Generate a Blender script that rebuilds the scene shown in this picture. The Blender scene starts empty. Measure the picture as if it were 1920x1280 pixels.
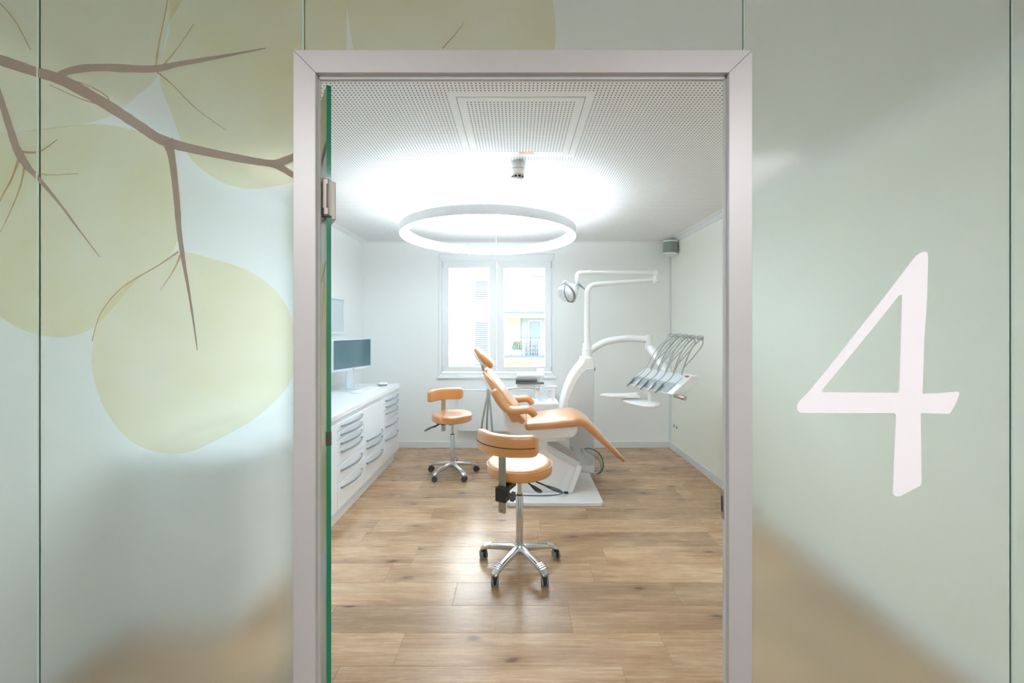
import bpy, bmesh, math, random
from mathutils import Vector, Matrix
random.seed(7)
S = bpy.context.scene
COL = S.collection
PI = math.pi

# ------------------------------------------------------------------ camera, world, exposure
cam_d = bpy.data.cameras.new('camera'); cam = bpy.data.objects.new('camera', cam_d); COL.objects.link(cam)
cam.location = (0, 0, 1.53); cam.rotation_euler = (PI/2, 0, 0)
cam_d.sensor_width = 36; cam_d.lens = 14.0
cam_d.shift_x = -9/1920; cam_d.shift_y = -27/1920
cam_d.clip_start = 0.05; cam_d.clip_end = 300
S.camera = cam

W = bpy.data.worlds.new('overcast_sky'); S.world = W; W.use_nodes = True
bg = W.node_tree.nodes['Background']
bg.inputs['Color'].default_value = (0.93, 0.97, 1.0, 1); bg.inputs['Strength'].default_value = 6.2

S.view_settings.view_transform = 'Standard'; S.view_settings.look = 'None'
S.view_settings.gamma = 1; S.view_settings.exposure = 0.92
S.view_settings.use_curve_mapping = False
S.cycles.use_denoising = True
S.cycles.max_bounces = 14; S.cycles.diffuse_bounces = 7; S.cycles.transmission_bounces = 10
S.cycles.transparent_max_bounces = 16
RING_DOWN = 11.0; RING_UP = 44.0; CORRIDOR_FILL = 9.0

# ------------------------------------------------------------------ helpers
def lin(c):
    r = [(u/12.92 if u <= .04045 else ((u+.055)/1.055)**2.4) for u in (x/255 for x in c)]
    return (r[0], r[1], r[2], 1)

class N:
    def __init__(s, name):
        s.m = bpy.data.materials.new(name); s.m.use_nodes = True
        s.t = s.m.node_tree; s.t.nodes.clear()
        s.out = s.add('ShaderNodeOutputMaterial')
    def add(s, ty, **kw):
        n = s.t.nodes.new(ty)
        for k, v in kw.items(): setattr(n, k, v)
        return n
    def link(s, a, b): s.t.links.new(a, b)
    def set(s, sock, v):
        if hasattr(v, 'is_output') or isinstance(v, bpy.types.NodeSocket): s.link(v, sock)
        else: sock.default_value = v
    def math(s, op, a, b=None, c=None):
        n = s.add('ShaderNodeMath', operation=op)
        for i, v in enumerate((a, b, c)):
            if v is not None: s.set(n.inputs[i], v)
        return n.outputs[0]
    def mixc(s, f, a, b, blend='MIX'):
        n = s.add('ShaderNodeMix', data_type='RGBA', blend_type=blend)
        s.set(n.inputs[0], f); s.set(n.inputs[6], a); s.set(n.inputs[7], b)
        return n.outputs[2]
    def ramp(s, f, stops):
        n = s.add('ShaderNodeValToRGB'); e = n.color_ramp.elements
        while len(e) > 1: e.remove(e[-1])
        e[0].position, e[0].color = stops[0]
        for p, c in stops[1:]:
            k = e.new(p); k.color = c
        s.link(f, n.inputs[0]); return n.outputs[0]
    def noise(s, vec, scale, detail=3, rough=.5):
        n = s.add('ShaderNodeTexNoise'); n.inputs['Scale'].default_value = scale
        n.inputs['Detail'].default_value = detail; n.inputs['Roughness'].default_value = rough
        if vec is not None: s.link(vec, n.inputs['Vector'])
        return n.outputs['Fac']
    def obco(s): return s.add('ShaderNodeTexCoord').outputs['Object']
    def bsdf(s, **kw):
        b = s.add('ShaderNodeBsdfPrincipled')
        for k, v in kw.items(): s.set(b.inputs[k.replace('_', ' ')], v)
        s.link(b.outputs[0], s.out.inputs[0]); return b
    def bump(s, b, h, strength, dist=.01):
        n = s.add('ShaderNodeBump'); n.inputs['Strength'].default_value = strength; n.inputs['Distance'].default_value = dist
        s.link(h, n.inputs['Height']); s.link(n.outputs[0], b.inputs['Normal'])

def plain(name, rgb, rough=.5, metal=0, var=.04, nscale=12, bump=0, bscale=200, **kw):
    n = N(name); c = lin(rgb); co = n.obco()
    f = n.noise(co, nscale)
    d = tuple(x*(1-var) for x in c[:3]) + (1,); l = tuple(min(1, x*(1+var)) for x in c[:3]) + (1,)
    b = n.bsdf(Base_Color=n.mixc(f, d, l), Roughness=rough, Metallic=metal, **kw)
    if bump: n.bump(b, n.noise(co, bscale), bump, .002)
    return n.m

def emis(name, rgb, strength):
    n = N(name); e = n.add('ShaderNodeEmission'); e.inputs[0].default_value = lin(rgb); e.inputs[1].default_value = strength
    n.link(e.outputs[0], n.out.inputs[0]); return n.m

class MB:
    def __init__(s): s.v = []; s.f = []
    def box(s, x0, x1, y0, y1, z0, z1):
        b = len(s.v)
        s.v += [(x, y, z) for z in (z0, z1) for y in (y0, y1) for x in (x0, x1)]
        s.f += [tuple(b+i for i in q) for q in ((0,2,3,1),(4,5,7,6),(0,1,5,4),(2,6,7,3),(0,4,6,2),(1,3,7,5))]
        return s
    def prism(s, poly, axis, a0, a1):
        # poly in the two other axes (order x,y,z without axis)
        def p3(p, a):
            q = list(p); q.insert(axis, a); return tuple(q)
        b = len(s.v); n = len(poly)
        s.v += [p3(p, a0) for p in poly] + [p3(p, a1) for p in poly]
        s.f.append(tuple(b+i for i in range(n))[::-1]); s.f.append(tuple(b+n+i for i in range(n)))
        for i in range(n):
            j = (i+1) % n; s.f.append((b+i, b+j, b+n+j, b+n+i))
        return s
    def loft(s, rings, cap=True, closed=False):
        b = len(s.v); n = len(rings[0]); m = len(rings)
        for r in rings: s.v += [tuple(p) for p in r]
        for k in range(m if closed else m-1):
            k2 = (k+1) % m
            for i in range(n):
                j = (i+1) % n; s.f.append((b+k*n+i, b+k*n+j, b+k2*n+j, b+k2*n+i))
        if cap and not closed:
            s.f.append(tuple(b+i for i in range(n))[::-1]); s.f.append(tuple(b+(m-1)*n+i for i in range(n)))
        return s
    def tube(s, path, r, n=10, cap=True, flat=1.0):
        P = [Vector(p) for p in path]; m = len(P)
        R = r if isinstance(r, (list, tuple)) else [r]*m
        T = [(P[min(i+1, m-1)]-P[max(i-1, 0)]).normalized() for i in range(m)]
        a = Vector((0, 0, 1)) if abs(T[0].z) < .9 else Vector((1, 0, 0))
        u = T[0].cross(a).normalized(); rings = []
        for i in range(m):
            u = (u - T[i]*u.dot(T[i])).normalized(); w = T[i].cross(u)
            rings.append([P[i] + (u*math.cos(t)+w*math.sin(t)*flat)*R[i] for t in (2*PI*k/n for k in range(n))])
        return s.loft(rings, cap)
    def cyl(s, p0, p1, r, n=20): return s.tube([p0, p1], r, n)
    def lathe(s, prof, n=32, c=(0, 0, 0), M=None):
        rings = []; M = M or Matrix.Identity(3); c = Vector(c)
        for (r, z) in prof:
            r = max(r, 1e-4)
            rings.append([c + M @ Vector((r*math.cos(2*PI*k/n), r*math.sin(2*PI*k/n), z)) for k in range(n)])
        return s.loft(rings)
    def xf(s, M, start=0):
        for i in range(start, len(s.v)): s.v[i] = tuple(M @ Vector(s.v[i]))
        return s

ORG = {}
def tag(o, label=None, cat=None, group=None, kind=None):
    if label: o['label'] = label
    if cat: o['category'] = cat
    if group: o['group'] = group
    if kind: o['kind'] = kind
    return o
def empty(name, loc=(0, 0, 0), parent=None, rz=0):
    o = bpy.data.objects.new(name, None); COL.objects.link(o); o.empty_display_size = .1
    o.location = loc; o.rotation_euler = (0, 0, rz); ORG[o] = Vector(loc)
    if parent: o.parent = parent
    return o
def mesh_of(name, mb, m, ang=35, smooth=True):
    me = bpy.data.meshes.new(name); me.from_pydata(mb.v, [], mb.f)
    bm = bmesh.new(); bm.from_mesh(me); bmesh.ops.recalc_face_normals(bm, faces=bm.faces); bm.to_mesh(me); bm.free()
    if smooth:
        me.polygons.foreach_set('use_smooth', [True]*len(me.polygons)); me.set_sharp_from_angle(angle=math.radians(ang))
    if m: me.materials.append(m)
    return me
def obj(name, mb, m, parent=None, bevel=0, seg=2, ang=35, smooth=True, world=True, loc=None):
    """one mesh object; with world=True the vertices are in world space and are moved under the parent's origin"""
    og = Vector((0, 0, 0))
    if parent is not None and world: og = ORG.get(parent, og)
    if loc is not None: og = Vector(loc)
    if og.length: mb.v = [tuple(Vector(p)-og) for p in mb.v]
    o = bpy.data.objects.new(name, mesh_of(name, mb, m, ang, smooth)); COL.objects.link(o)
    if loc is not None and parent is None: o.location = loc
    if parent: o.parent = parent; ORG[o] = ORG.get(parent, Vector((0, 0, 0)))
    else: ORG[o] = Vector(loc) if loc is not None else Vector((0, 0, 0))
    if bevel:
        b = o.modifiers.new('bevel', 'BEVEL'); b.width = bevel; b.segments = seg; b.limit_method = 'ANGLE'; b.angle_limit = math.radians(40)
        b.harden_normals = False
    return o
def cr(pts, n=6):
    P = [Vector(p) for p in pts]; out = []
    for i in range(len(P)-1):
        a, b, c, d = P[max(i-1, 0)], P[i], P[i+1], P[min(i+2, len(P)-1)]
        for k in range(n):
            t = k/n
            out.append(.5*((2*b)+(c-a)*t+(2*a-5*b+4*c-d)*t*t+(3*b-a-3*c+d)*t**3))
    out.append(P[-1]); return out
def sup(t, a, b, e=4.0):
    c, s_ = math.cos(t), math.sin(t)
    return (a*math.copysign(abs(c)**(2/e), c), b*math.copysign(abs(s_)**(2/e), s_))
def cushion(mb, pts, n=6, seg=28, e=4.5, round_=.03):
    """pts: (x, z, thickness, half width, y) in the XZ side view; rounded slab that follows them"""
    Q = cr([(p[0], p[1], p[2]) for p in pts], n); H = cr([(p[3], p[4], 0) for p in pts], n)
    m = len(Q); rings = []
    for i in range(m):
        a, b = Q[max(i-1, 0)], Q[min(i+1, m-1)]
        t = Vector((b.x-a.x, 0, b.y-a.y)).normalized(); nn = Vector((-t.z, 0, t.x))
        c = Vector((Q[i].x, H[i].y, Q[i].y)); th = Q[i].z/2; hw = H[i].x
        def ring(off, s):
            return [c + t*off + Vector((0, 1, 0))*u + nn*w for u, w in (sup(2*PI*k/seg, hw-(1-s)*round_, th*s, e) for k in range(seg))]
        if i == 0:
            rings += [ring(-round_*.9, .35), ring(-round_*.75, .7), ring(-round_*.4, .92)]
        rings.append(ring(0, 1))
        if i == m-1:
            rings += [ring(round_*.4, .92), ring(round_*.75, .7), ring(round_*.9, .35)]
    return mb.loft(rings)

# ------------------------------------------------------------------ materials
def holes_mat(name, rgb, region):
    """painted acoustic board: 8 mm holes on an 18 mm grid drawn as dots, the shade of their depth put into the colour, without holes inside/outside a rectangle"""
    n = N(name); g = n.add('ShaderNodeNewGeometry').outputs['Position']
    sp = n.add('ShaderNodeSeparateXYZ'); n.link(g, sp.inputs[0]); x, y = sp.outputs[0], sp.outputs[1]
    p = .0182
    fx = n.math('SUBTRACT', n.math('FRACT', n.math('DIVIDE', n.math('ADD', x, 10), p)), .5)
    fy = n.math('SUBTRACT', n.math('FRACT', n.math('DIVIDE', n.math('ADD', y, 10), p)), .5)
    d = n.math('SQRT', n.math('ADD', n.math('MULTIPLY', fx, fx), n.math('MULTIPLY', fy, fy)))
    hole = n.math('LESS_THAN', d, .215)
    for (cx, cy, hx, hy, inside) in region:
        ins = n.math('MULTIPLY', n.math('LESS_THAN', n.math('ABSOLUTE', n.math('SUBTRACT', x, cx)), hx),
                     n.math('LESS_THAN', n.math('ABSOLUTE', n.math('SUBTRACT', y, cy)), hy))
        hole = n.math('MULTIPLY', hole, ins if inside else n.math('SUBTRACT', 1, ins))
    c = n.mixc(hole, lin(rgb), lin((104, 104, 102)))  # dark dot colour stands for the shade inside the holes
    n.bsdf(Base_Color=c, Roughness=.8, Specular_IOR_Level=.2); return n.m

def wood_mat():
    n = N('oak_plank'); oi = n.add('ShaderNodeObjectInfo'); rnd = oi.outputs['Random']
    mp = n.add('ShaderNodeVectorMath', operation='ADD'); n.link(n.obco(), mp.inputs[0])
    cx = n.add('ShaderNodeCombineXYZ')
    n.link(n.math('MULTIPLY', rnd, 37), cx.inputs[0]); n.link(n.math('MULTIPLY', rnd, 91), cx.inputs[1]); n.link(n.math('MULTIPLY', rnd, 13), cx.inputs[2])
    n.link(cx.outputs[0], mp.inputs[1]); v = mp.outputs[0]
    def sc(a, b):
        m = n.add('ShaderNodeVectorMath', operation='MULTIPLY'); n.link(v, m.inputs[0]); m.inputs[1].default_value = (a, b, 1); return m.outputs[0]
    broad = n.noise(sc(1.1, 7), 1.0, 4, .6)
    fine = n.noise(sc(3.5, 70), 1.0, 5, .65)
    # cathedral grain: warped bands
    w = n.add('ShaderNodeTexWave', wave_type='BANDS', bands_direction='Y'); w.inputs['Scale'].default_value = 5.0
    w.inputs['Distortion'].default_value = 9; w.inputs['Detail'].default_value = 3; w.inputs['Detail Scale'].default_value = .9
    n.link(sc(.7, 3.2), w.inputs['Vector'])
    c = n.ramp(broad, [(.30, lin((166, 130, 96))), (.48, lin((197, 161, 122))), (.70, lin((217, 186, 149)))])
    c = n.mixc(n.math('MULTIPLY', w.outputs['Fac'], .22), c, lin((150, 112, 82)))
    c = n.mixc(n.math('MULTIPLY', n.math('SUBTRACT', 1, n.ramp(fine, [(.36, (0, 0, 0, 1)), (.52, (1, 1, 1, 1))])), .24), c, lin((134, 98, 70)))
    hair = n.ramp(n.noise(sc(7, 260), 1.0, 3, .6), [(.38, (1, 1, 1, 1)), (.50, (0, 0, 0, 1))])
    c = n.mixc(n.math('MULTIPLY', hair, .22), c, lin((128, 94, 68)))
    # dark streaks and knots
    streak = n.ramp(n.noise(sc(.9, 26), 1.0, 2, .5), [(.66, (0, 0, 0, 1)), (.74, (1, 1, 1, 1))])
    c = n.mixc(n.math('MULTIPLY', streak, .34), c, lin((116, 82, 58)))
    vo = n.add('ShaderNodeTexVoronoi', voronoi_dimensions='2D'); vo.inputs['Scale'].default_value = 1.0; n.link(sc(1.3, 3.6), vo.inputs['Vector'])
    wob = n.math('ADD', vo.outputs['Distance'], n.math('MULTIPLY', n.math('SUBTRACT', n.noise(sc(14, 40), 1.0, 3), .5), .10))
    halo = n.ramp(wob, [(.05, (1, 1, 1, 1)), (.30, (0, 0, 0, 1))])
    c = n.mixc(n.math('MULTIPLY', n.math('MULTIPLY', halo, n.noise(sc(1.5, 50), 1.0, 3)), .55), c, lin((116, 82, 60)))
    kn = n.ramp(wob, [(.02, (1, 1, 1, 1)), (.065, (0, 0, 0, 1))])
    c = n.mixc(n.math('MULTIPLY', kn, .8), c, lin((84, 60, 46)))
    tone = n.math('ADD', .78, n.math('MULTIPLY', rnd, .30))
    cc = n.add('ShaderNodeCombineColor'); [n.link(tone, cc.inputs[i]) for i in range(3)]
    c = n.mixc(1.0, c, cc.outputs[0], 'MULTIPLY')
    b = n.bsdf(Base_Color=c, Roughness=n.math('ADD', .20, n.math('MULTIPLY', fine, .14)), Specular_IOR_Level=.75)
    n.bump(b, fine, .12, .001); return n.m

def leather_mat(name, rgb, coat=.8):
    n = N(name); co = n.obco(); f = n.noise(co, 5, 2); c = lin(rgb)
    v = n.add('ShaderNodeTexVoronoi', feature='DISTANCE_TO_EDGE'); v.inputs['Scale'].default_value = 420; n.link(co, v.inputs['Vector'])
    b = n.bsdf(Base_Color=n.mixc(f, tuple(x*.92 for x in c[:3])+(1,), tuple(min(1, x*1.06) for x in c[:3])+(1,)), Roughness=.34,
               Coat_Weight=1.0, Coat_Roughness=.26, Coat_IOR=2.1, Specular_IOR_Level=.6, Sheen_Weight=.35, Sheen_Roughness=.35)
    n.bump(b, v.outputs['Distance'], .05, .0006); return n.m

def film_mat(name, rgb, thru, rough=.36):
    """frosted film on glass: part scatters light through diffusely, part lets a blurred view through"""
    n = N(name); co = n.obco(); f = n.noise(co, 1.4, 2); c = lin(rgb)
    col = n.mixc(f, tuple(x*.97 for x in c[:3])+(1,), tuple(min(1, x*1.03) for x in c[:3])+(1,))
    r = n.add('ShaderNodeBsdfRefraction'); r.inputs['Color'].default_value = (.97, 1.0, .99, 1); r.inputs['Roughness'].default_value = rough; r.inputs['IOR'].default_value = 1.42
    d = n.add('ShaderNodeBsdfDiffuse'); n.link(col, d.inputs[0])
    t = n.add('ShaderNodeBsdfTranslucent'); n.link(col, t.inputs[0])
    m1 = n.add('ShaderNodeMixShader'); m1.inputs[0].default_value = .5; n.link(d.outputs[0], m1.inputs[1]); n.link(t.outputs[0], m1.inputs[2])
    m2 = n.add('ShaderNodeMixShader'); m2.inputs[0].default_value = thru; n.link(m1.outputs[0], m2.inputs[1]); n.link(r.outputs[0], m2.inputs[2])
    g = n.add('ShaderNodeBsdfGlossy'); g.inputs['Roughness'].default_value = .12
    fr = n.add('ShaderNodeFresnel'); fr.inputs[0].default_value = 1.35
    m3 = n.add('ShaderNodeMixShader'); n.link(n.math('MULTIPLY', fr.outputs[0], .6), m3.inputs[0]); n.link(m2.outputs[0], m3.inputs[1]); n.link(g.outputs[0], m3.inputs[2])
    n.link(m3.outputs[0], n.out.inputs[0]); return n.m

def ink_mat(name, rgb, opaque=0.0, body=(128, 112, 96)):
    """translucent printed ink: filters what lies behind, with a share of opaque pigment"""
    n = N(name); co = n.obco(); f = n.noise(co, 3.5, 4, .6); c = lin(rgb)
    col = n.mixc(n.ramp(f, [(.3, (0, 0, 0, 1)), (.7, (1, 1, 1, 1))]), c, tuple(min(1, .5*x+.5) for x in c[:3])+(1,))
    t = n.add('ShaderNodeBsdfTransparent'); n.link(col, t.inputs[0])
    if opaque:
        d = n.add('ShaderNodeBsdfDiffuse'); b = lin(body); n.link(n.mixc(f, tuple(x*.8 for x in b[:3])+(1,), tuple(x*1.15 for x in b[:3])+(1,)), d.inputs[0])
        m = n.add('ShaderNodeMixShader'); m.inputs[0].default_value = opaque; n.link(t.outputs[0], m.inputs[1]); n.link(d.outputs[0], m.inputs[2])
        n.link(m.outputs[0], n.out.inputs[0])
    else: n.link(t.outputs[0], n.out.inputs[0])
    return n.m

def clear_glass(name, tint=(.97, .99, .985, 1)):
    n = N(name); t = n.add('ShaderNodeBsdfTransparent'); t.inputs[0].default_value = tint
    g = n.add('ShaderNodeBsdfGlossy'); g.inputs['Roughness'].default_value = .02
    f = n.add('ShaderNodeFresnel'); f.inputs[0].default_value = 1.3
    m = n.add('ShaderNodeMixShader'); n.link(f.outputs[0], m.inputs[0]); n.link(t.outputs[0], m.inputs[1]); n.link(g.outputs[0], m.inputs[2])
    n.link(m.outputs[0], n.out.inputs[0]); return n.m

M_wall = plain('wall_paint', (241, 244, 243), .75, var=.015, nscale=2, bump=.08, bscale=300)
M_wallr = plain('wall_paint_warm', (240, 243, 234), .75, var=.015, nscale=2, bump=.08, bscale=300)
M_corr = plain('corridor_paint', (232, 230, 226), .8, var=.02)
M_skirt = plain('skirting_paint', (226, 230, 232), .4, var=.01)
M_wood = wood_mat()
M_under = plain('screed', (120, 96, 76), .8)
HX0, HX1, HY0, HY1 = -.282, .320, 1.854, 2.461
HCX, HCY, HHX, HHY = (HX0+HX1)/2, (HY0+HY1)/2, (HX1-HX0)/2, (HY1-HY0)/2
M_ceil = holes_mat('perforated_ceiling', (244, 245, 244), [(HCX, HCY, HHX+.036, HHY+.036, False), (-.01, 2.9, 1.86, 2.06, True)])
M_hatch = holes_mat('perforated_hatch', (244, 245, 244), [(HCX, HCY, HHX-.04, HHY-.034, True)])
M_hatchrim = plain('hatch_rim_paint', (228, 229, 226), .6, var=.01)
M_white = plain('white_lacquer', (238, 241, 243), .32, var=.01)
M_cab = plain('white_cabinet_lacquer', (236, 241, 245), .22, var=.01, Coat_Weight=.3)
M_plas = plain('white_plastic', (240, 240, 240), .28, var=.01)
M_plas2 = plain('grey_white_plastic', (214, 218, 220), .35, var=.02)
M_grey = plain('grey_plastic', (128, 134, 134), .45)
M_hose = plain('grey_silicone_hose', (168, 175, 171), .4, var=.08)
M_dark = plain('dark_grey_rubber', (70, 76, 80), .5)
M_black = plain('black_plastic', (34, 35, 38), .38)
M_slit = plain('black_seam_thread', (40, 28, 20), .7)
M_chrome = plain('polished_aluminium', (212, 214, 216), .16, 1.0, var=.04)
M_steel = plain('brushed_steel', (186, 180, 172), .3, 1.0, var=.06, nscale=60)
M_tan = leather_mat('tan_leather', (212, 140, 66))
M_tan2 = leather_mat('orange_tan_leather', (216, 142, 64))
M_hinge = plain('bronze_grey_hinge', (158, 150, 138), .4, .7)
M_frame = plain('anodised_frame', (197, 197, 196), .45, .35, var=.02)
M_lip = plain('frame_rebate', (196, 199, 199), .5, .1)
M_film = film_mat('frosted_film', (226, 237, 236), .92, .24)
M_filmr = film_mat('frosted_film_green', (228, 239, 232), .92, .24)
M_door = film_mat('frosted_door_film', (226, 237, 232), .35, .24)
M_edge = plain('green_glass_edge', (0, 128, 96), .12, var=.25, nscale=3, Coat_Weight=.6)
M_joint = plain('silicone_joint', (176, 206, 190), .3)
M_leaf = [ink_mat('leaf_ink_a', (249, 240, 212)), ink_mat('leaf_ink_b', (248, 240, 206)), ink_mat('leaf_ink_c', (248, 241, 214))]
M_twig = ink_mat('twig_ink', (200, 180, 150), .90, (146, 136, 124))
M_vein = ink_mat('vein_ink', (214, 196, 158), .42, (168, 140, 106))
M_num = plain('white_vinyl', (252, 250, 254), .45, var=.005)
M_glass = clear_glass('window_glass')
M_screen = plain('monitor_screen', (92, 118, 126), .12, var=.03, nscale=1)
M_alu = plain('pale_aluminium', (214, 222, 228), .3, .3)
M_handle = plain('satin_handle', (160, 172, 180), .35, .4)
M_ringbody = plain('ring_housing', (236, 238, 240), .45)
M_diff = emis('ring_diffuser', (226, 243, 255), RING_DOWN)
M_up = emis('ring_uplight', (226, 243, 255), RING_UP)
M_corfill = emis('corridor_fill_glow', (250, 250, 255), CORRIDOR_FILL)  # glow of the added panels, brightens door frame and glass front
M_print = plain('picture_print', (206, 218, 224), .4, var=.06, nscale=3)
M_fabric = plain('speaker_cloth', (142, 150, 148), .8, var=.1, nscale=300)

# ------------------------------------------------------------------ room shell
XL, XR, YF, YB, ZC = -1.97, 1.953, .985, 5.055, 2.60
WX0, WX1, WZ0, WZ1 = -1.002, .4915, .900, 2.47       # window opening

floor = obj('floor', MB().box(-3.2, 3.2, -1.6, YB+.05, -.06, -.0085), M_under)
tag(floor, 'light oak plank floor running across the treatment room', 'floor', kind='structure')
RP, RY0 = .196, .818
starts = {3: -.797-1.27, 4: -.797, 5: -.558, 6: -.988, 7: -.355, 8: .47-1.27}
plank_cache = {}
for r in range(0, 22):
    y0 = RY0+RP*r; y1 = min(y0+RP, YB-.002)
    if y1-y0 < .02: continue
    s0 = starts.get(r, random.uniform(-1.2, 0)); x = s0
    while x > XL: x -= 1.27
    while x < XR:
        a, b = max(x, XL+.002), min(x+1.27, XR-.002); x += 1.27
        if b-a < .03: continue
        key = (round(b-a, 3), round(y1-y0, 3))
        if key not in plank_cache:
            L, Wd = (b-a-.0006)/2, (y1-y0-.0006)/2; c = .0008
            mb = MB()
            rings = []
            for (dz, i) in ((-.008, 0), (-c, 0), (0, c)):
                rings.append([(-L+i, -Wd+i, dz), (L-i, -Wd+i, dz), (L-i, Wd-i, dz), (-L+i, Wd-i, dz)])
            mb.loft(rings); plank_cache[key] = mesh_of('plank', mb, M_wood, smooth=False)
        o = bpy.data.objects.new('plank', plank_cache[key]); COL.objects.link(o); o.parent = floor
        o.location = ((a+b)/2, (y0+y1)/2, 0)

mb = MB()
mb.box(XL-.1, HX0-.002, YF, YB+.1, ZC, ZC+.02).box(HX1+.002, XR+.1, YF, YB+.1, ZC, ZC+.02)
mb.box(HX0-.002, HX1+.002, YF, HY0-.002, ZC, ZC+.02).box(HX0-.002, HX1+.002, HY1+.002, YB+.1, ZC, ZC+.02)
mb.box(XL-.1, XR+.1, YF, YB+.1, ZC+.12, ZC+.2)
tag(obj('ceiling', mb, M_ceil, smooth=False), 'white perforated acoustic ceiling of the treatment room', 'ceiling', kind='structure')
tag(obj('ceiling_corridor', MB().box(-3.2, 3.2, -1.7, YF-.001, ZC, ZC+.1), M_corr, smooth=False), 'plain corridor ceiling in front of the glass wall', 'ceiling', kind='structure')
hat = empty('ceiling_hatch', (HCX, HCY, ZC)); tag(hat, 'square perforated access hatch set in the ceiling', 'hatch')
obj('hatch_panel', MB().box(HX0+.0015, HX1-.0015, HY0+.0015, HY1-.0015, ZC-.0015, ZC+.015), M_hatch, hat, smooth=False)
obj('sticker', MB().box(HCX-.005, HCX+.085, HY1-.030, HY1-.004, ZC-.0022, ZC-.0014), plain('orange_sticker', (236, 168, 126), .6), hat, smooth=False)['label'] = 'orange warning sticker'

def wall(name, mb, m, label): return tag(obj(name, mb, m, smooth=False), label, 'wall', kind='structure')
T = .2
mb = MB().box(XL-T, WX0, YB, YB+T, -.05, ZC+.2).box(WX1, XR+T, YB, YB+T, -.05, ZC+.2)
mb.box(WX0, WX1, YB, YB+T, -.05, WZ0).box(WX0, WX1, YB, YB+T, WZ1, ZC+.2)
wall('wall_back', mb, M_wall, 'white back wall with the window')
wall('wall_left', MB().box(XL-T, XL, YF, YB, -.05, ZC+.2), M_wall, 'white left wall behind the cabinets')
wall('wall_right', MB().box(XR, XR+T, YF, YB, -.05, ZC+.2), M_wallr, 'off-white right wall beside the treatment unit')
mb = MB().box(-3.3, 3.3, -1.7, -1.6, -.05, ZC+.1).box(-3.3, -3.2, -1.6, YF, -.05, ZC).box(3.2, 3.3, -1.6, YF, -.05, ZC)
mb.box(-3.3, XL-T, YF, YF+.1, -.05, ZC+.1).box(XR+T, 3.3, YF, YF+.1, -.05, ZC+.1)
wall('wall_corridor', mb, M_corr, 'corridor walls around the viewer')
BH = .082
def skirt(name, mb, label): tag(obj(name, mb, M_skirt, bevel=.003), label, 'baseboard', kind='structure')
skirt('baseboard_back', MB().box(XL, XR, YB-.014, YB, 0, BH), 'white baseboard along the back wall')
skirt('baseboard_right', MB().box(XR-.014, XR, YF+.03, YB-.014, 0, BH), 'white baseboard along the right wall')
skirt('baseboard_left', MB().box(XL, XL+.014, YF+.03, 1.97, 0, BH), 'white baseboard along the left wall')
tag(obj('trim_1', MB().box(XR-.022, XR-.0005, YB-.022, YB-.0005, BH, 2.42), M_skirt, bevel=.003), 'slim white cable duct in the far right corner', 'cable duct', kind='structure')
tag(obj('trim_2', MB().prism([(XR, ZC), (XR-.03, ZC), (XR-.03, ZC-.006), (XR-.008, ZC-.035), (XR, ZC-.035)], 1, YF+.03, YB), M_skirt, smooth=False), 'narrow white moulding between right wall and ceiling', 'moulding', kind='structure')

# ------------------------------------------------------------------ glass front with door frame
FY, FT = .962, .015                       # frame front, lip depth
GY0, GY1 = .985, .991                     # glass
s0 = FY/746.7
fx = lambda p: (p-969)*s0
fz = lambda p: 1.53-(p-613)*s0
OX0, OX1, IX0, IX1 = fx(549.4), fx(1411), fx(591.6), fx(1367)
OZ, IZ = fz(93), fz(136)
gf = empty('wall_front', (0, GY0, 0)); tag(gf, 'frosted glass partition printed with pale leaves around the doorway', 'glass wall', kind='structure')
gz = lambda p: 1.53-(p-613)*GY0/746.7
gx = lambda p: (p-969)*GY0/746.7
JL, JD0, JD1, JR = gx(72), gx(569), gx(1395), gx(1897)
RB = .002
PTOP, PBOT = ZC, 0.0
HI = .03                                   # glass reaches this far behind the frame
panes = [('glass_pane', XL, JL-RB, PBOT, PTOP, M_film), ('glass_pane', JL+RB, OX0+HI, PBOT, PTOP, M_film),
         ('glass_pane', JD0+RB, JD1-RB, OZ-HI, PTOP, M_film),
         ('glass_pane', OX1-HI, JR-RB, PBOT, PTOP, M_filmr), ('glass_pane', JR+RB, XR, PBOT, PTOP, M_filmr)]
# tall panes stop at the joints above the door
panes_geo = []
for i, (nm, x0, x1, z0, z1, m) in enumerate(panes):
    mb = MB()
    if i == 1: mb.prism([(x0, z0), (x1, z0), (x1, OZ-HI), (JD0-RB, OZ-HI), (JD0-RB, z1), (x0, z1)], 1, GY0, GY1)
    elif i == 3: mb.prism([(x0, z0), (x1, z0), (x1, z1), (JD1+RB, z1), (JD1+RB, OZ-HI), (x0, OZ-HI)], 1, GY0, GY1)
    else: mb.box(x0, x1, GY0, GY1, z0, z1)
    o = obj(nm, mb, m, gf, smooth=False); o.data.materials.append(M_joint)
    for p in o.data.polygons:
        if abs(p.normal.y) < .5: p.material_index = 1
    panes_geo.append((o, x0, x1 if i != 1 else JD0-RB, z0, z1))
for x, za, m in ((JL, 0, M_joint), (JR, 0, M_joint), (JD0, OZ-HI, M_joint), (JD1, OZ-HI, M_joint)):
    obj('joint_strip', MB().box(x-RB, x+RB, GY0-.0008, GY1, za, ZC), m, gf, smooth=False)

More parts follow.
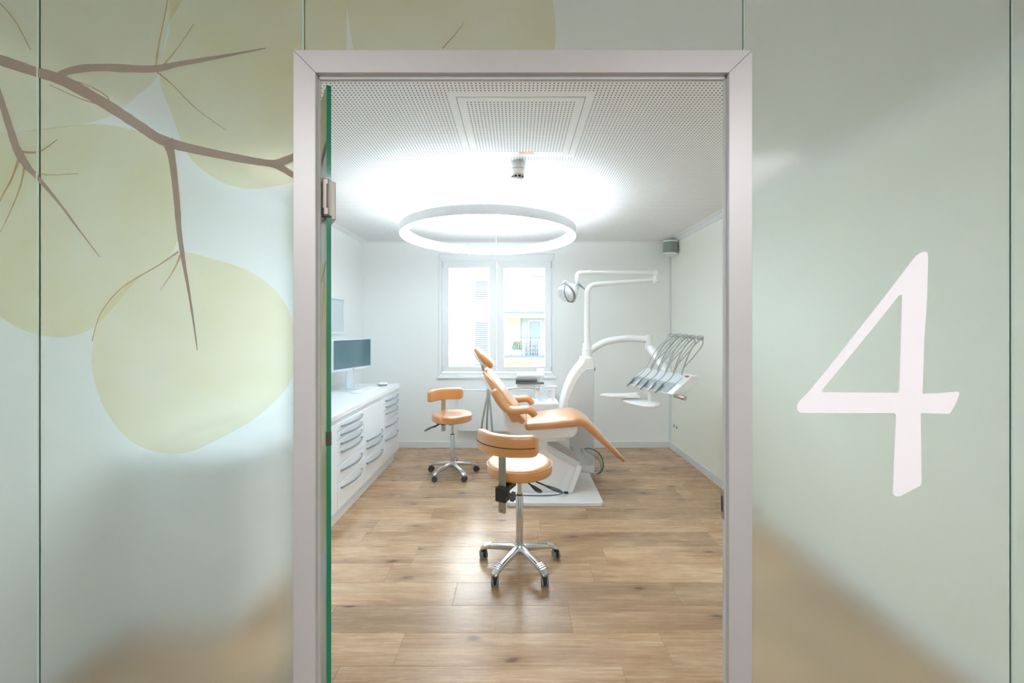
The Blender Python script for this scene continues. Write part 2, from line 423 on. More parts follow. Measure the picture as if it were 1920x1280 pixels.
def clip_rect(poly, x0, x1, z0, z1):
    def cl(P, ins, cut):
        out = []
        for i in range(len(P)):
            a, b = P[i-1], P[i]
            if ins(b):
                if not ins(a): out.append(cut(a, b))
                out.append(b)
            elif ins(a): out.append(cut(a, b))
        return out
    for k, v, sgn in ((0, x0, 1), (0, x1, -1), (1, z0, 1), (1, z1, -1)):
        if not poly: return []
        def cut(a, b, k=k, v=v):
            t = (v-a[k])/(b[k]-a[k]); return (a[0]+(b[0]-a[0])*t, a[1]+(b[1]-a[1])*t)
        poly = cl(poly, lambda p, k=k, v=v, s=sgn: (p[k]-v)*s >= -1e-9, cut)
    return poly
def ribbon(pts, n=6):
    """pts (px, py, width) -> list of quads in pane coordinates, with slightly ragged edges"""
    Q = cr(pts, n); L = []; R = []
    for i, q in enumerate(Q):
        a, b = Q[max(i-1, 0)], Q[min(i+1, len(Q)-1)]
        d = Vector((b.x-a.x, b.y-a.y)).normalized(); h = max(.4, q.z/2)*random.uniform(.93, 1.07)
        L.append((q.x-d.y*h, q.y+d.x*h)); R.append((q.x+d.y*h, q.y-d.x*h))
    return [[L[i], L[i+1], R[i+1], R[i]] for i in range(len(Q)-1)]
def stick(name, polys, m, y):
    """print on every pane it crosses"""
    for o, x0, x1, z0, z1 in panes_geo:
        mb = MB()
        for P in polys:
            W_ = clip_rect([(gx(a), gz(b)) for a, b in P], x0+.0005, x1-.0005, z0, z1)
            if len(W_) >= 3:
                k = len(mb.v); mb.v += [(a, y, b) for a, b in W_]; mb.f.append(tuple(range(k, k+len(W_))))
        if mb.f: obj(name, mb, m, o, smooth=False)
def smooth_poly(pts, n=6):
    P = [Vector((a, b, 0)) for a, b in pts]; k = len(P); out = []
    for i in range(k):
        a, b, c, d = P[i-1], P[i], P[(i+1) % k], P[(i+2) % k]
        for j in range(n):
            t = j/n; q = .5*((2*b)+(c-a)*t+(2*a-5*b+4*c-d)*t*t+(3*b-a-3*c+d)*t**3); out.append((q.x, q.y))
    return out
leaves = [
 [(336, 472), (395, 484), (470, 510), (530, 560), (556, 640), (545, 715), (490, 775), (420, 818), (350, 848), (290, 846), (240, 822), (196, 766), (173, 690), (178, 625), (205, 570), (250, 525), (300, 495)],
 [(-60, 260), (-70, 420), (-50, 540), (20, 606), (100, 632), (165, 620), (205, 585), (262, 520), (318, 480), (340, 420), (336, 340), (322, 286), (268, 250), (190, 233), (110, 238), (20, 250)],
 [(-60, -60), (330, -60), (312, 60), (296, 142), (262, 176), (212, 216), (140, 236), (60, 246), (-10, 253), (-60, 262)],
 [(300, 146), (318, 60), (345, -60), (560, -90), (640, -60), (650, 60), (640, 210), (590, 320), (490, 353), (420, 343), (365, 305), (338, 258), (322, 210)],
 [(650, -80), (720, -200), (900, -180), (1010, -80), (1040, 30), (1036, 110), (1000, 200), (860, 260), (700, 230), (664, 100)]]
stick('leaf_print', [smooth_poly(leaves[0])], M_leaf[0], GY0-.0004)
stick('leaf_print', [smooth_poly(leaves[1])], M_leaf[1], GY0-.0007)
stick('leaf_print', [smooth_poly(leaves[2])], M_leaf[2], GY0-.0010)
stick('leaf_print', [smooth_poly(leaves[3])], M_leaf[1], GY0-.0013)
stick('leaf_print', [smooth_poly(leaves[4])], M_leaf[2], GY0-.0016)
twigs = [[(-30, 104, 22), (0, 113, 20), (70, 136, 19), (120, 152, 20), (200, 196, 19), (262, 236, 18), (312, 266, 18), (400, 288, 15), (500, 306, 13), (530, 304, 15), (580, 282, 13)],
         [(100, 150, 12), (135, 134, 14), (190, 128, 14), (285, 131, 14), (340, 121, 10), (420, 107, 6), (500, 92, 2)],
         [(316, 262, 22), (325, 300, 14), (333, 370, 12), (338, 430, 10), (345, 482, 8), (356, 545, 5), (366, 610, 3.5), (372, 656, 1.5)],
         [(-15, 130, 10), (0, 172, 11), (20, 235, 13), (36, 282, 16), (54, 312, 13), (72, 332, 9), (110, 376, 5), (155, 436, 3), (190, 482, 1)],
         [(505, 306, 12), (530, 316, 12), (552, 330, 10), (590, 350, 8)]]
for k, t in enumerate(twigs): stick('twig_print', ribbon(t), M_twig, GY0-.0030-.0003*k)
veins = [[(292, 130, 5), (300, 80, 3), (312, 20, 2), (318, -20, 1)], [(305, 126, 3), (335, 90, 2), (365, 45, 1)],
         [(296, 136, 3), (325, 160, 2), (370, 205, 1.5), (425, 245, 1)], [(40, 290, 6), (24, 335, 4), (5, 370, 3), (-10, 400, 2)],
         [(50, 300, 5), (40, 350, 3), (20, 400, 2), (0, 440, 1)], [(340, 478, 4), (328, 505, 2.5), (302, 545, 1)],
         [(0, 5, 1.5), (30, 40, 2), (60, 95, 1.5)], [(40, 285, 5), (75, 285, 3), (110, 262, 1.5)],
         [(120, 150, 3), (165, 160, 2), (205, 185, 3), (190, 196, 2), (150, 185, 1.5), (95, 160, 1)], [(55, 318, 3), (90, 328, 2), (150, 326, 1)],
         [(830, 92, 2), (850, 70, 1.5), (870, 45, 1)], [(175, 640, 2), (190, 590, 2), (230, 540, 2.5), (300, 497, 2.5), (336, 472, 4)]]
for k, t in enumerate(veins): stick('vein_print', ribbon(t), M_vein, GY0-.0018-.0001*k)

# the white numeral
cu = bpy.data.curves.new('number_sign', 'CURVE'); cu.dimensions = '2D'; cu.fill_mode = 'BOTH'; cu.extrude = .0006
def spl(pts):
    sp = cu.splines.new('POLY'); sp.points.add(len(pts)-1); sp.use_cyclic_u = True
    for p, (a, b) in zip(sp.points, pts): p.co = (gx(a), gz(b), 0, 1)
spl([(1725, 474), (1732, 472), (1737, 473), (1739, 480), (1737, 560), (1731.5, 640), (1728.5, 737.5), (1760, 736.5), (1793, 733.5), (1797, 735), (1797, 741), (1790, 758), (1781, 773), (1777, 775.5),
     (1750, 774.5), (1727, 773.8), (1725, 776), (1726, 840), (1726.5, 905), (1724, 910), (1686, 929.5), (1680, 930), (1675, 928), (1672.7, 923), (1675, 860), (1679, 778), (1675.5, 773.8),
     (1500, 773.5), (1494.5, 769), (1493, 762), (1496, 754), (1515, 735), (1555, 686), (1591.5, 640), (1650, 566), (1716, 480)])
spl([(1541, 735), (1540, 731), (1578, 685), (1615, 640), (1650, 597), (1684, 554), (1689, 552.5), (1690, 557), (1688, 640), (1685, 732), (1683, 736)])
tmp = bpy.data.objects.new('tmp', cu); COL.objects.link(tmp)
bpy.context.view_layer.update()
nm = bpy.data.meshes.new_from_object(tmp.evaluated_get(bpy.context.evaluated_depsgraph_get())); bpy.data.objects.remove(tmp)
num = bpy.data.objects.new('number_sign', nm); COL.objects.link(num); nm.materials.clear(); nm.materials.append(M_num)
num.rotation_euler = (PI/2, 0, 0); num.location = (0, GY0-.0012, 0)
tag(num, 'large white numeral 4 on the frosted glass right of the door', 'sign')

# door frame (mitred lip, rebate behind)
fr = empty('trim_3', (0, FY, 0)); tag(fr, 'wide grey metal door frame with mitred corners', 'door frame', kind='structure')
g = .0004
obj('jamb', MB().prism([(OX0, 0), (IX0, 0), (IX0, IZ-g), (OX0, OZ-g)], 1, FY, FY+FT), M_frame, fr, bevel=.0012)
obj('jamb', MB().prism([(IX1, 0), (OX1, 0), (OX1, OZ-g), (IX1, IZ-g)], 1, FY, FY+FT), M_frame, fr, bevel=.0012)
obj('frame_header', MB().prism([(OX0, OZ), (IX0, IZ), (IX1, IZ), (OX1, OZ)], 1, FY, FY+FT), M_frame, fr, bevel=.0012)
RD = FY+.045
obj('rebate', MB().box(OX0+.004, IX0-.022, FY+FT, RD, 0, IZ+.03), M_lip, fr, smooth=False)
obj('rebate', MB().box(IX1+.012, OX1-.004, FY+FT, RD, 0, IZ+.03), M_lip, fr, smooth=False)
obj('rebate', MB().box(OX0+.004, OX1-.004, FY+FT, RD, IZ+.022, OZ-.004), M_lip, fr, smooth=False)
obj('seal', MB().box(IX0-.012, IX0+.003, FY+FT-.002, FY+FT+.008, 0, IZ+.006), M_lip, fr, bevel=.001)
obj('seal', MB().box(IX1-.004, IX1+.012, FY+FT-.002, FY+FT+.008, 0, IZ+.006), M_lip, fr, bevel=.001)
obj('seal', MB().box(IX0-.012, IX1+.012, FY+FT-.002, FY+FT+.008, IZ-.008, IZ+.012), M_lip, fr, bevel=.001)
sk = fz(955)
obj('strike_plate', MB().box(IX1-.006, IX1-.003, FY+FT+.001, FY+FT+.014, fz(980), fz(922)), M_steel, fr, bevel=.0005)
obj('strike_slot', MB().box(IX1-.0066, IX1-.0058, FY+FT+.003, FY+FT+.010, fz(966), fz(936)), M_black, fr, smooth=False)

# glass door leaf, opened into the room
door = empty('door_1', (-.4735, 1.003, 0), rz=math.radians(124)); tag(door, 'green-edged printed glass door standing open into the room', 'door', kind='structure')
DW, DT, DZ = .985, .011, 2.138
D0 = dict(parent=door, world=False, smooth=False)
obj('glass_leaf', MB().box(.001, DW, -DT/2, DT/2, .006, DZ), M_door, **D0)
obj('glass_edge', MB().box(-.0006, .001, -DT/2, DT/2, .006, DZ), M_edge, **D0)
obj('glass_edge', MB().box(DW, DW+.0016, -DT/2, DT/2, .006, DZ), M_edge, **D0)
def dp(name, poly, m, off):
    mb = MB(); mb.v = [(a, DT/2+off, b) for a, b in poly]; mb.f = [tuple(range(len(poly)))]; obj(name, mb, m, **D0)
dp('leaf_print', [(.002, DZ-.002), (.98, DZ-.002), (.98, 1.8), (.5, 1.88), (.002, 1.98)], M_leaf[1], .0004)
dp('leaf_print', smooth_poly([(.002, 1.62), (.25, 1.72), (.6, 1.6), (.8, 1.3), (.6, 1.0), (.3, .9), (.004, 1.0)]), M_leaf[0], .0004)
dp('twig_print', [(.002, 2.0), (.5, 1.86), (.98, 1.84), (.98, 1.81), (.5, 1.83), (.002, 1.975)], M_twig, .0007)
dp('vein_print', [(.003, 1.70), (.3, 1.52), (.3, 1.515), (.003, 1.69)], M_vein, .0007)
dp('vein_print', [(.003, 1.80), (.04, 1.6), (.08, 1.5), (.082, 1.5), (.045, 1.6), (.006, 1.8)], M_vein, .0007)
for zc in (1.855, .30):
    h = obj('hinge', MB().box(.006, .075, -DT/2-.012, -DT/2, zc-.052, zc+.045), M_hinge, bevel=.002, parent=door, world=False)
    obj('hinge_plate', MB().box(.006, .075, DT/2, DT/2+.012, zc-.05, zc+.05), M_hinge, parent=door, world=False, bevel=.002)
    for q in (.028, -.032): obj('hinge_pin', MB().box(-.004, .02, -DT/2-.002, DT/2+.002, zc+q-.007, zc+q+.007), M_hinge, parent=h, world=False, bevel=.001)
for zc in (1.855,):
    hb = obj('frame_hinge', MB().box(IX0+.0035, IX0+.021, FY+FT+.008, FY+FT+.03, zc-.048, zc+.044), M_hinge, fr, bevel=.003)
    obj('hinge_slot', MB().box(IX0+.0155, IX0+.019, FY+FT+.0072, FY+FT+.0085, zc-.030, zc+.030), M_black, hb, smooth=False)
    obj('hinge_cap', MB().box(IX0+.0032, IX0+.009, FY+FT+.007, FY+FT+.0084, zc-.050, zc-.030), M_black, hb, smooth=False)
obj('edge_clip', MB().box(-.002, .012, -DT/2-.0006, DT/2+.0006, 1.232, 1.266), M_dark, parent=door, world=False, bevel=.0008)

# added fill panels that light the glass front (unseen, behind and above the viewer)
for k, cx in enumerate((-1.15, 1.15)):
    e = empty('corridor_fill', (cx, -.75, ZC)); tag(e, 'added fill light panel on the corridor ceiling, left of the viewer' if k == 0 else 'added fill light panel on the corridor ceiling, right of the viewer', 'fill light')
    obj('housing', MB().box(cx-.62, cx+.62, -1.07, -.43, ZC-.03, ZC-.001), M_white, e, bevel=.004)
    obj('diffuser', MB().box(cx-.6, cx+.6, -1.05, -.45, ZC-.034, ZC-.0302), M_corfill, e, smooth=False)

# ------------------------------------------------------------------ window
wn = empty('window_1', ((WX0+WX1)/2, YB, WZ0)); tag(wn, 'white double casement window in the back wall', 'window', kind='structure')
def frame4(mb, x0, x1, y0, y1, z0, z1, w, wb=None, wt=None):
    wb = wb or w; wt = wt or w
    mb.prism([(x0, z0), (x0+w, z0+wb), (x0+w, z1-wt), (x0, z1)], 1, y0, y1).prism([(x1, z0), (x1-w, z0+wb), (x1-w, z1-wt), (x1, z1)], 1, y0, y1)
    mb.prism([(x0, z0), (x1, z0), (x1-w, z0+wb), (x0+w, z0+wb)], 1, y0, y1).prism([(x0, z1), (x1, z1), (x1-w, z1-wt), (x0+w, z1-wt)], 1, y0, y1)
    return mb
wpx = lambda p: (p-969)/147.7
wpz = lambda p: 1.53-(p-613)/147.7
obj('window_frame', frame4(MB(), WX0, WX1, YB+.02, YB+.09, WZ0, WZ1, .05, .05, .10), M_white, wn, bevel=.004)
fr_in = obj('casing', frame4(MB(), WX0-.002, WX1+.002, YB-.006, YB+.03, WZ0-.002, WZ1+.002, .014), M_white, wn, bevel=.002)
mid = wpx(931)
for (x0, x1, ga, gb) in ((wpx(829), mid-.002, wpx(841), wpx(918)), (mid+.002, wpx(1034), wpx(944.5), wpx(1022))):
    z0, z1 = wpz(697), wpz(489); a, b, c, d = ga, gb, wpz(687), wpz(502)
    mb = MB()
    for q in ([(x0, z0), (a, c), (a, d), (x0, z1)], [(x1, z0), (b, c), (b, d), (x1, z1)], [(x0, z0), (x1, z0), (b, c), (a, c)], [(x0, z1), (x1, z1), (b, d), (a, d)]):
        mb.prism(q, 1, YB+.004, YB+.06)
    sa = obj('sash', mb, M_white, wn, bevel=.003)
    obj('pane', MB().box(a-.004, b+.004, YB+.03, YB+.036, c-.004, d+.004), M_glass, sa, smooth=False)
    xh = x0+.004 if x0 < -.5 else x1-.004
    obj('hinge', MB().cyl((xh, YB+.004, z1-.09), (xh, YB+.004, z1-.005), .008, 12), M_plas2, sa)
    obj('hinge', MB().cyl((xh, YB+.004, z0+.005), (xh, YB+.004, z0+.07), .008, 12), M_plas2, sa)
hd = obj('handle', MB().box(mid+.018, mid+.044, YB-.004, YB+.006, 1.62, 1.70).cyl((mid+.031, YB-.004, 1.66), (mid+.031, YB-.045, 1.66), .008).box(mid+.021, mid+.041, YB-.055, YB-.04, 1.54, 1.67), M_white, wn, bevel=.003)
obj('window_sill', MB().box(WX0-.004, WX1+.004, YB-.022, YB+.02, WZ0-.022, WZ0), M_white, wn, bevel=.005)
# radiator under the window
ra = empty('radiator', (-.3, YB-.075, .23)); tag(ra, 'flat white panel radiator below the window', 'radiator')
obj('panel', MB().box(-.73, .46, YB-.09, YB-.075, .23, .735), M_white, ra, bevel=.006)
obj('panel', MB().box(-.73, .46, YB-.045, YB-.03, .23, .735), M_white, ra, bevel=.006)
obj('top_grille', MB().box(-.73, .46, YB-.092, YB-.028, .735, .75), M_white, ra, bevel=.003)
for xx in (-.731, .458): obj('side_cover', MB().box(xx, xx+.004, YB-.092, YB-.028, .23, .75), M_white, ra, smooth=False)
for xx in (-.5, .3): obj('bracket', MB().box(xx-.02, xx+.02, YB-.03, YB-.0005, .35, .6), M_white, ra, smooth=False)

# ------------------------------------------------------------------ outside: apartment house across the street
M_fac = plain('facade_render', (206, 206, 204), .9, var=.02, nscale=.6)
M_facy = plain('facade_yellow', (152, 147, 112), .9, var=.03)
M_facg = plain('facade_grey', (119, 123, 125), .9)
M_shut = plain('grey_blue_shutter', (95, 101, 110), .7)
M_pan = plain('outside_pane', (88, 101, 108), .15)
M_rail = plain('railing_paint', (110, 120, 127), .5)
M_blue = plain('slab_edge_strip', (60, 76, 90), .6)
M_leafg = plain('plant_green', (62, 84, 60), .7, var=.3, nscale=20)
YA = 27.0
ax = lambda p, Y=YA: (p-969)*Y/746.7
az = lambda p, Y=YA: 1.53-(p-613)*Y/746.7
bd = empty('apartment_building', (-1.5, YA, -6)); tag(bd, 'pale apartment building with balconies seen through the window', 'building')
obj('facade', MB().box(-16, ax(930), YA, YA+6, -6, 10), M_fac, bd, smooth=False)
obj('facade', MB().box(ax(930), 14, YA+.3, YA+6, -6, 10), M_fac, bd, smooth=False)
def bwin(x0, x1, y0, y1, shut=None, Y=YA):
    X0, X1, Z1, Z0 = ax(x0), ax(x1), az(y0), az(y1)
    w = obj('window', frame4(MB(), X0, X1, Y-.06, Y+.02, Z0, Z1, .06), M_fac, bd, smooth=False)
    obj('pane', MB().box(X0+.05, X1-.05, Y-.03, Y-.004, Z0+.05, Z1-.05), M_pan, w, smooth=False)
    if shut:
        zb = az(shut); mb = MB(); z = Z1
        while z > zb: mb.prism([(Y-.05, z), (Y-.085, z-.02), (Y-.085, z-.10), (Y-.05, z-.13)], 0, X0, X1); z -= .14
        obj('shutter', mb, M_shut, w, smooth=False)
bwin(826, 853, 568, 597); bwin(826, 853, 638, 668); bwin(826, 853, 498, 522)
bwin(889, 917, 525, 585, 557); bwin(889, 917, 602, 664, 663); bwin(889, 917, 680, 740, 690)
obj('drain_pipe', MB().cyl((ax(875), YA-.08, -6), (ax(875), YA-.08, 10), .06, 10), M_fac, bd)
# balcony recess on the right
obj('balcony_wall', MB().box(ax(948), ax(976), YA-.02, YA+.3, az(650), az(594)), M_facy, bd, smooth=False)
obj('balcony_wall', MB().box(ax(976), ax(1040), YA+.1, YA+.3, az(669), az(594)), M_facg, bd, smooth=False)
obj('balcony_wall', MB().box(ax(948), ax(1000), YA-.02, YA+.3, az(700), az(676)), M_facy, bd, smooth=False)
bwin(991, 1015, 600, 668, None, YA+.1); bwin(991, 1014, 528, 586, None, YA+.1); bwin(948, 967, 536, 586, None, YA+.1)
obj('awning_box', MB().box(ax(977), ax(1020), YA-.6, YA+.3, az(519), az(513)), M_facg, bd, bevel=.03)
YR = 25.6
for ys, full in ((588, False), (670, True)):
    rx = lambda p: (p-969)*YR/746.7
    rz_ = lambda p: 1.53-(p-613)*YR/746.7
    sl = obj('balcony_slab', MB().box(rx(930), rx(1060), YR, YA+.3, rz_(ys+7), rz_(ys)), M_fac, bd, smooth=False)
    obj('edge_strip', MB().box(rx(945), rx(1060), YR-.05, YR-.005, rz_(ys), rz_(ys-4)), M_blue, sl, smooth=False)
    mb = MB().box(rx(945), rx(1060), YR-.03, YR+.02, rz_(ys-33), rz_(ys-33)+.05)
    k = 945.0
    while k < 1060: mb.box(rx(k)-.012, rx(k)+.012, YR-.01, YR+.01, rz_(ys), rz_(ys-33)); k += 3.4
    ra_ = obj('railing', mb, M_rail if full else M_fac, bd, smooth=False)
    for k in (952, 982, 1012, 1042): obj('railing_post', MB().box(rx(k)-.035, rx(k)+.035, YR-.03, YR+.04, rz_(ys+4), rz_(ys-34)), M_fac, ra_, smooth=False)
# things on the lower balcony
def rpt(px, Y=26.2): return (px-969)*Y/746.7
ZB = 1.53-(670-613)*YR/746.7
pt = empty('balcony_plant', (rpt(968), 26.2, ZB)); tag(pt, 'leafy green plant in a pale trough on the far balcony', 'plant')
obj('trough', MB().box(rpt(962), rpt(977), 26.05, 26.4, ZB, ZB+.45), M_fac, pt, bevel=.03)
mb = MB()
for k in range(60):
    a = random.uniform(0, 2*PI); r = random.uniform(.05, .3); c = Vector((rpt(969)+r*math.cos(a), 26.2+.5*r*math.sin(a), ZB+.4)); t = c+Vector((random.uniform(-.12, .12), random.uniform(-.1, .1), random.uniform(.2, .75)))
    d = Vector((.05, .02, 0)); b0 = len(mb.v); mid_ = (c+t)/2; mb.v += [tuple(c), tuple(mid_+d), tuple(t), tuple(mid_-d)]; mb.f.append((b0, b0+1, b0+2, b0+3))
obj('foliage', mb, M_leafg, pt)
sh = empty('balcony_shelf', (rpt(990), 26.3, ZB)); tag(sh, 'slatted blue-grey shelf with a flat top on the far balcony', 'shelf')
for k in range(5): obj('shelf_board', MB().box(rpt(983), rpt(1013 if k < 3 else 995), 26.1, 26.5, ZB+.05+k*.26, ZB+.09+k*.26), M_facg, sh, smooth=False)
for k in (983, 990, 995, 1004, 1012): obj('shelf_post', MB().box(rpt(k)-.03, rpt(k)+.03, 26.08, 26.5, ZB, ZB+(1.2 if k < 1000 else .75)), M_blue, sh, smooth=False)
pot = tag(obj('balcony_jug', MB().lathe([(.0, 0), (.14, 0), (.17, .2), (.14, .45), (.06, .6), (.07, .75), (.0, .75)], 16, (rpt(956), 26.2, ZB)), M_facg), 'grey bottle-shaped vase at the left end of the far balcony', 'vase')
tag(obj('ground_outside', MB().box(-40, 40, 6.2, 60, -6.3, -6), plain('street_asphalt', (150, 150, 150), .9), smooth=False), 'street ground below the window outside', 'ground', kind='structure')

# ------------------------------------------------------------------ ring lamp, detector, speaker, sockets
RC = Vector((-.243, 3.49)); RO, RI, RZ0, RZ1 = .755, .693, 2.302, 2.376
rl = empty('ring_lamp', (RC.x, RC.y, RZ0)); tag(rl, 'large glowing white ring pendant lamp hung from the ceiling', 'pendant lamp')
def ringmesh(r0, r1, z0, z1, n=96):
    mb = MB()
    rings = [[(RC.x+r*math.cos(t), RC.y+r*math.sin(t), z) for r, z in ((r0, z0), (r1, z0), (r1, z1), (r0, z1))] for t in (2*PI*k/n for k in range(n))]
    return mb.loft(rings, closed=True)
obj('ring_body', ringmesh(RI, RO, RZ0+.003, RZ1), M_ringbody, rl, bevel=.002)
obj('diffuser', ringmesh(RI+.003, RO-.003, RZ0, RZ0+.0031), M_diff, rl)
obj('uplight', ringmesh(RI+.012, RO-.012, RZ1, RZ1+.002), M_up, rl)
for a in (-92, -2, 178, 88):
    t = math.radians(a); x, y = RC.x+.724*math.cos(t), RC.y+.724*math.sin(t)
    w = obj('suspension_wire', MB().cyl((x, y, RZ1+.002), (x, y, ZC-.001), .0016, 6), M_plas2, rl)
    obj('ceiling_cup', MB().lathe([(0, 0), (.008, 0), (.010, .03), (.0, .03)], 12, (x, y, ZC-.031)), M_plas2, w)
cx, cy = RC.x+.03, RC.y-.724
obj('power_cable', MB().tube(cr([(cx-.02, cy, ZC-.001), (cx+.01, cy, 2.53), (cx+.012, cy, 2.47), (cx, cy, 2.42), (cx-.012, cy, RZ1)], 8), .0022, 6), M_plas2, rl)

sd = empty('smoke_detector', (.005, 2.60, ZC)); tag(sd, 'small white smoke detector on the ceiling above the ring lamp', 'smoke detector')
c = (.005, 2.60, ZC)
obj('base', MB().lathe([(0, -.045), (.052, -.045), (.052, 0), (0, 0)], 32, c), M_plas2, sd, bevel=.002)
obj('head', MB().lathe([(0, -.112), (.028, -.112), (.036, -.106), (.042, -.085), (.047, -.08), (.047, -.046), (0, -.046)], 32, c), M_plas, sd)
for k in range(10):
    t = 2*PI*k/10; M = Matrix.Translation(c) @ Matrix.Rotation(t, 4, 'Z')
    obj('vent', MB().box(.036, .0425, -.008, .008, -.102, -.090).xf(M), M_black, sd, smooth=False)

sp = empty('wall_speaker', (1.87, 4.87, 2.42)); tag(sp, 'small grey cloth-fronted loudspeaker high in the far right corner', 'loudspeaker')
def spk(mb, grow, z0, z1):
    pts = [(1.852+grow*0, 4.95), (1.945, 4.95), (1.945, 4.80-grow)] + [(1.945-.175*t-grow*t, 4.80-grow-.05*math.sin(PI*t)) for t in (.15, .3, .45, .6, .75, .9, 1.0)]
    return mb.prism([(x-.005, y) for x, y in pts], 2, z0, z1)
obj('cloth_front', spk(MB(), 0, 2.425, 2.585-.03), M_fabric, sp, ang=50)
obj('end_cap', spk(MB(), .004, 2.555, 2.572), M_plas, sp, bevel=.004, ang=50)
obj('end_cap', spk(MB(), .004, 2.408, 2.425), M_plas, sp, bevel=.004, ang=50)
obj('bracket', MB().box(1.94, 1.953, 4.80, 4.86, 2.45, 2.56).cyl((1.944, 4.79, 2.50), (1.944, 4.81, 2.50), .012, 10), M_grey, sp, bevel=.002)

so = empty('wall_socket', (XR, 4.87, .31)); tag(so, 'white double power socket low on the right wall', 'socket')
for k, y in enumerate((4.83, 4.915)):
    p = obj('socket_plate', MB().box(XR-.012, XR, y-.041, y+.041, .27, .352), M_plas, so, bevel=.003)
    obj('socket_well', MB().lathe([(0, 0), (.02, 0), (.021, .003), (0, .003)], 20, (XR-.0126, y, .311), Matrix.Rotation(PI/2, 3, 'Y')), M_grey, p)

# ------------------------------------------------------------------ cabinets on the left
CF, CB, CY0, CY1 = -1.362, XL+.004, 1.98, 4.595
UN = [(4.073, 4.595), (3.547, 4.073), (3.022, 3.547), (2.50, 3.022), (1.98, 2.50)]
TOPZ = .878
tag(obj('worktop', MB().box(CB, CF+.012, CY0-.01, CY1+.006, .832, TOPZ), M_cab, bevel=.004), 'long white worktop over the row of cabinets', 'worktop')
DR = [[(.80, .735, .765), (.735, .668, .70), (.668, .545, .63), (.545, .405, .494), (.405, .13, .354)],
      [(.80, .465, .499), (.465, .342, .431), (.342, .13, .296)],
      [(.80, .730, .764), (.730, .664, .698), (.664, .597, .630), (.597, .470, .565), (.470, .335, .424), (.335, .13, .290)], [(.80, .13, None)], [(.80, .13, None)]]
CL = ['white five-drawer cabinet at the far end under the worktop', 'white cabinet with a tall front and two drawers, second from the far end',
      'white six-drawer cabinet third from the far end, beside the door edge', 'white cabinet with a plain door, fourth from the far end', 'white cabinet with a plain door nearest the glass wall']
for (y0, y1), dr, lb in zip(UN, DR, CL):
    c = empty('base_cabinet', ((CF+CB)/2, (y0+y1)/2, 0)); tag(c, lb, 'cabinet', 'base cabinets along the left wall')
    obj('body', MB().box(CB, CF-.019, y0+.001, y1-.001, .105, .80), M_cab, c, smooth=False)
    obj('top_rail', MB().box(CB, CF-.008, y0+.001, y1-.001, .80, .831), M_cab, c, bevel=.002)
    obj('plinth', MB().box(CB, CF-.055, y0+.001, y1-.001, 0, .105), M_cab, c, bevel=.001)
    for (zt, zb, zh) in dr:
        d = obj('drawer_front' if zh else 'cabinet_door', MB().box(CF-.019, CF, y0+.002, y1-.002, zb+.0022, zt-.0022), M_cab, c, bevel=.0025)
        if zh:
            ya, yb = y0+.06, y1-.06; pts = [(CF+.004, ya, zh)]
            arc = [(CF+.012+.034*math.sin(PI*t), ya+(yb-ya)*t, zh) for t in (k/14 for k in range(15))]
            mb = MB(); rings = []
            for (x, y, z) in arc: rings.append([(x-.0035, y, z-.008), (x+.0035, y, z-.008), (x+.0035, y, z+.008), (x-.0035, y, z+.008)])
            mb.loft(rings)
            for y in (ya, yb): mb.box(CF, CF+.016, y-.005, y+.005, z-.007, z+.007)
            obj('handle', mb, M_handle, d, smooth=False)

# monitor, keyboard, mouse, picture
mo = empty('monitor', (-1.73, 4.22, TOPZ)); tag(mo, 'white desktop monitor with a dark grey screen on the worktop', 'monitor')
A, B = Vector((-1.797, 3.89, 0)), Vector((-1.622, 4.43, 0)); u = (B-A).normalized(); nrm = Vector((u.y, -u.x, 0)); Lm = (B-A).length
Mm = Matrix(((u.x, nrm.x, 0, A.x), (u.y, nrm.y, 0, A.y), (0, 0, 1, 0), (0, 0, 0, 1)))
obj('casing', MB().box(0, Lm, -.035, 0, 1.082, 1.405).xf(Mm), M_alu, mo, bevel=.005)
obj('screen', MB().box(.010, Lm-.010, .0002, .0016, 1.108, 1.396).xf(Mm), M_screen, mo, smooth=False)
obj('stand', MB().prism([(Lm/2-.055, TOPZ+.008), (Lm/2+.055, TOPZ+.008), (Lm/2+.04, 1.2), (Lm/2-.04, 1.2)], 1, -.06, -.036).xf(Mm), M_alu, mo, bevel=.004)
obj('stand_foot', MB().box(Lm/2-.12, Lm/2+.12, -.13, .045, TOPZ, TOPZ+.008).xf(Mm), M_alu, mo, bevel=.003)
obj('button', MB().box(Lm/2-.006, Lm/2+.006, .0002, .0014, 1.088, 1.098).xf(Mm), M_black, mo, smooth=False)
kb = empty('keyboard', (-1.55, 4.1, TOPZ)); tag(kb, 'slim white keyboard lying on the worktop in front of the monitor', 'keyboard')
Mk = Matrix.Translation((-1.545, 4.10, TOPZ)) @ Matrix.Rotation(math.radians(-6), 4, 'Z')
obj('tray', MB().prism([(-.075, .0), (.065, 0), (.065, .006), (-.075, .014)], 1, -.2, .2).xf(Mk), M_plas, kb, bevel=.002)
for r_ in range(5):
    for c_ in range(14):
        x, y = .044-r_*.025, -.182+c_*.0262; z = .0075+(.065-x)*.057
        obj('key', MB().box(x-.0105, x+.0105, y, y+.0235, z-.002, z+.003).xf(Mk), M_plas, kb, smooth=False)
ms = empty('mouse', (-1.50, 4.45, TOPZ)); tag(ms, 'white computer mouse with grey sides at the far end of worktop', 'mouse')
mc = (-1.50, 4.45)
obj('mouse_base', MB().loft([[(mc[0]+.055*k*math.cos(t), mc[1]+.03*k*math.sin(t), TOPZ+z) for t in (2*PI*i/24 for i in range(24))] for k, z in ((.92, 0), (1, .006), (.98, .014))]), M_grey, ms)
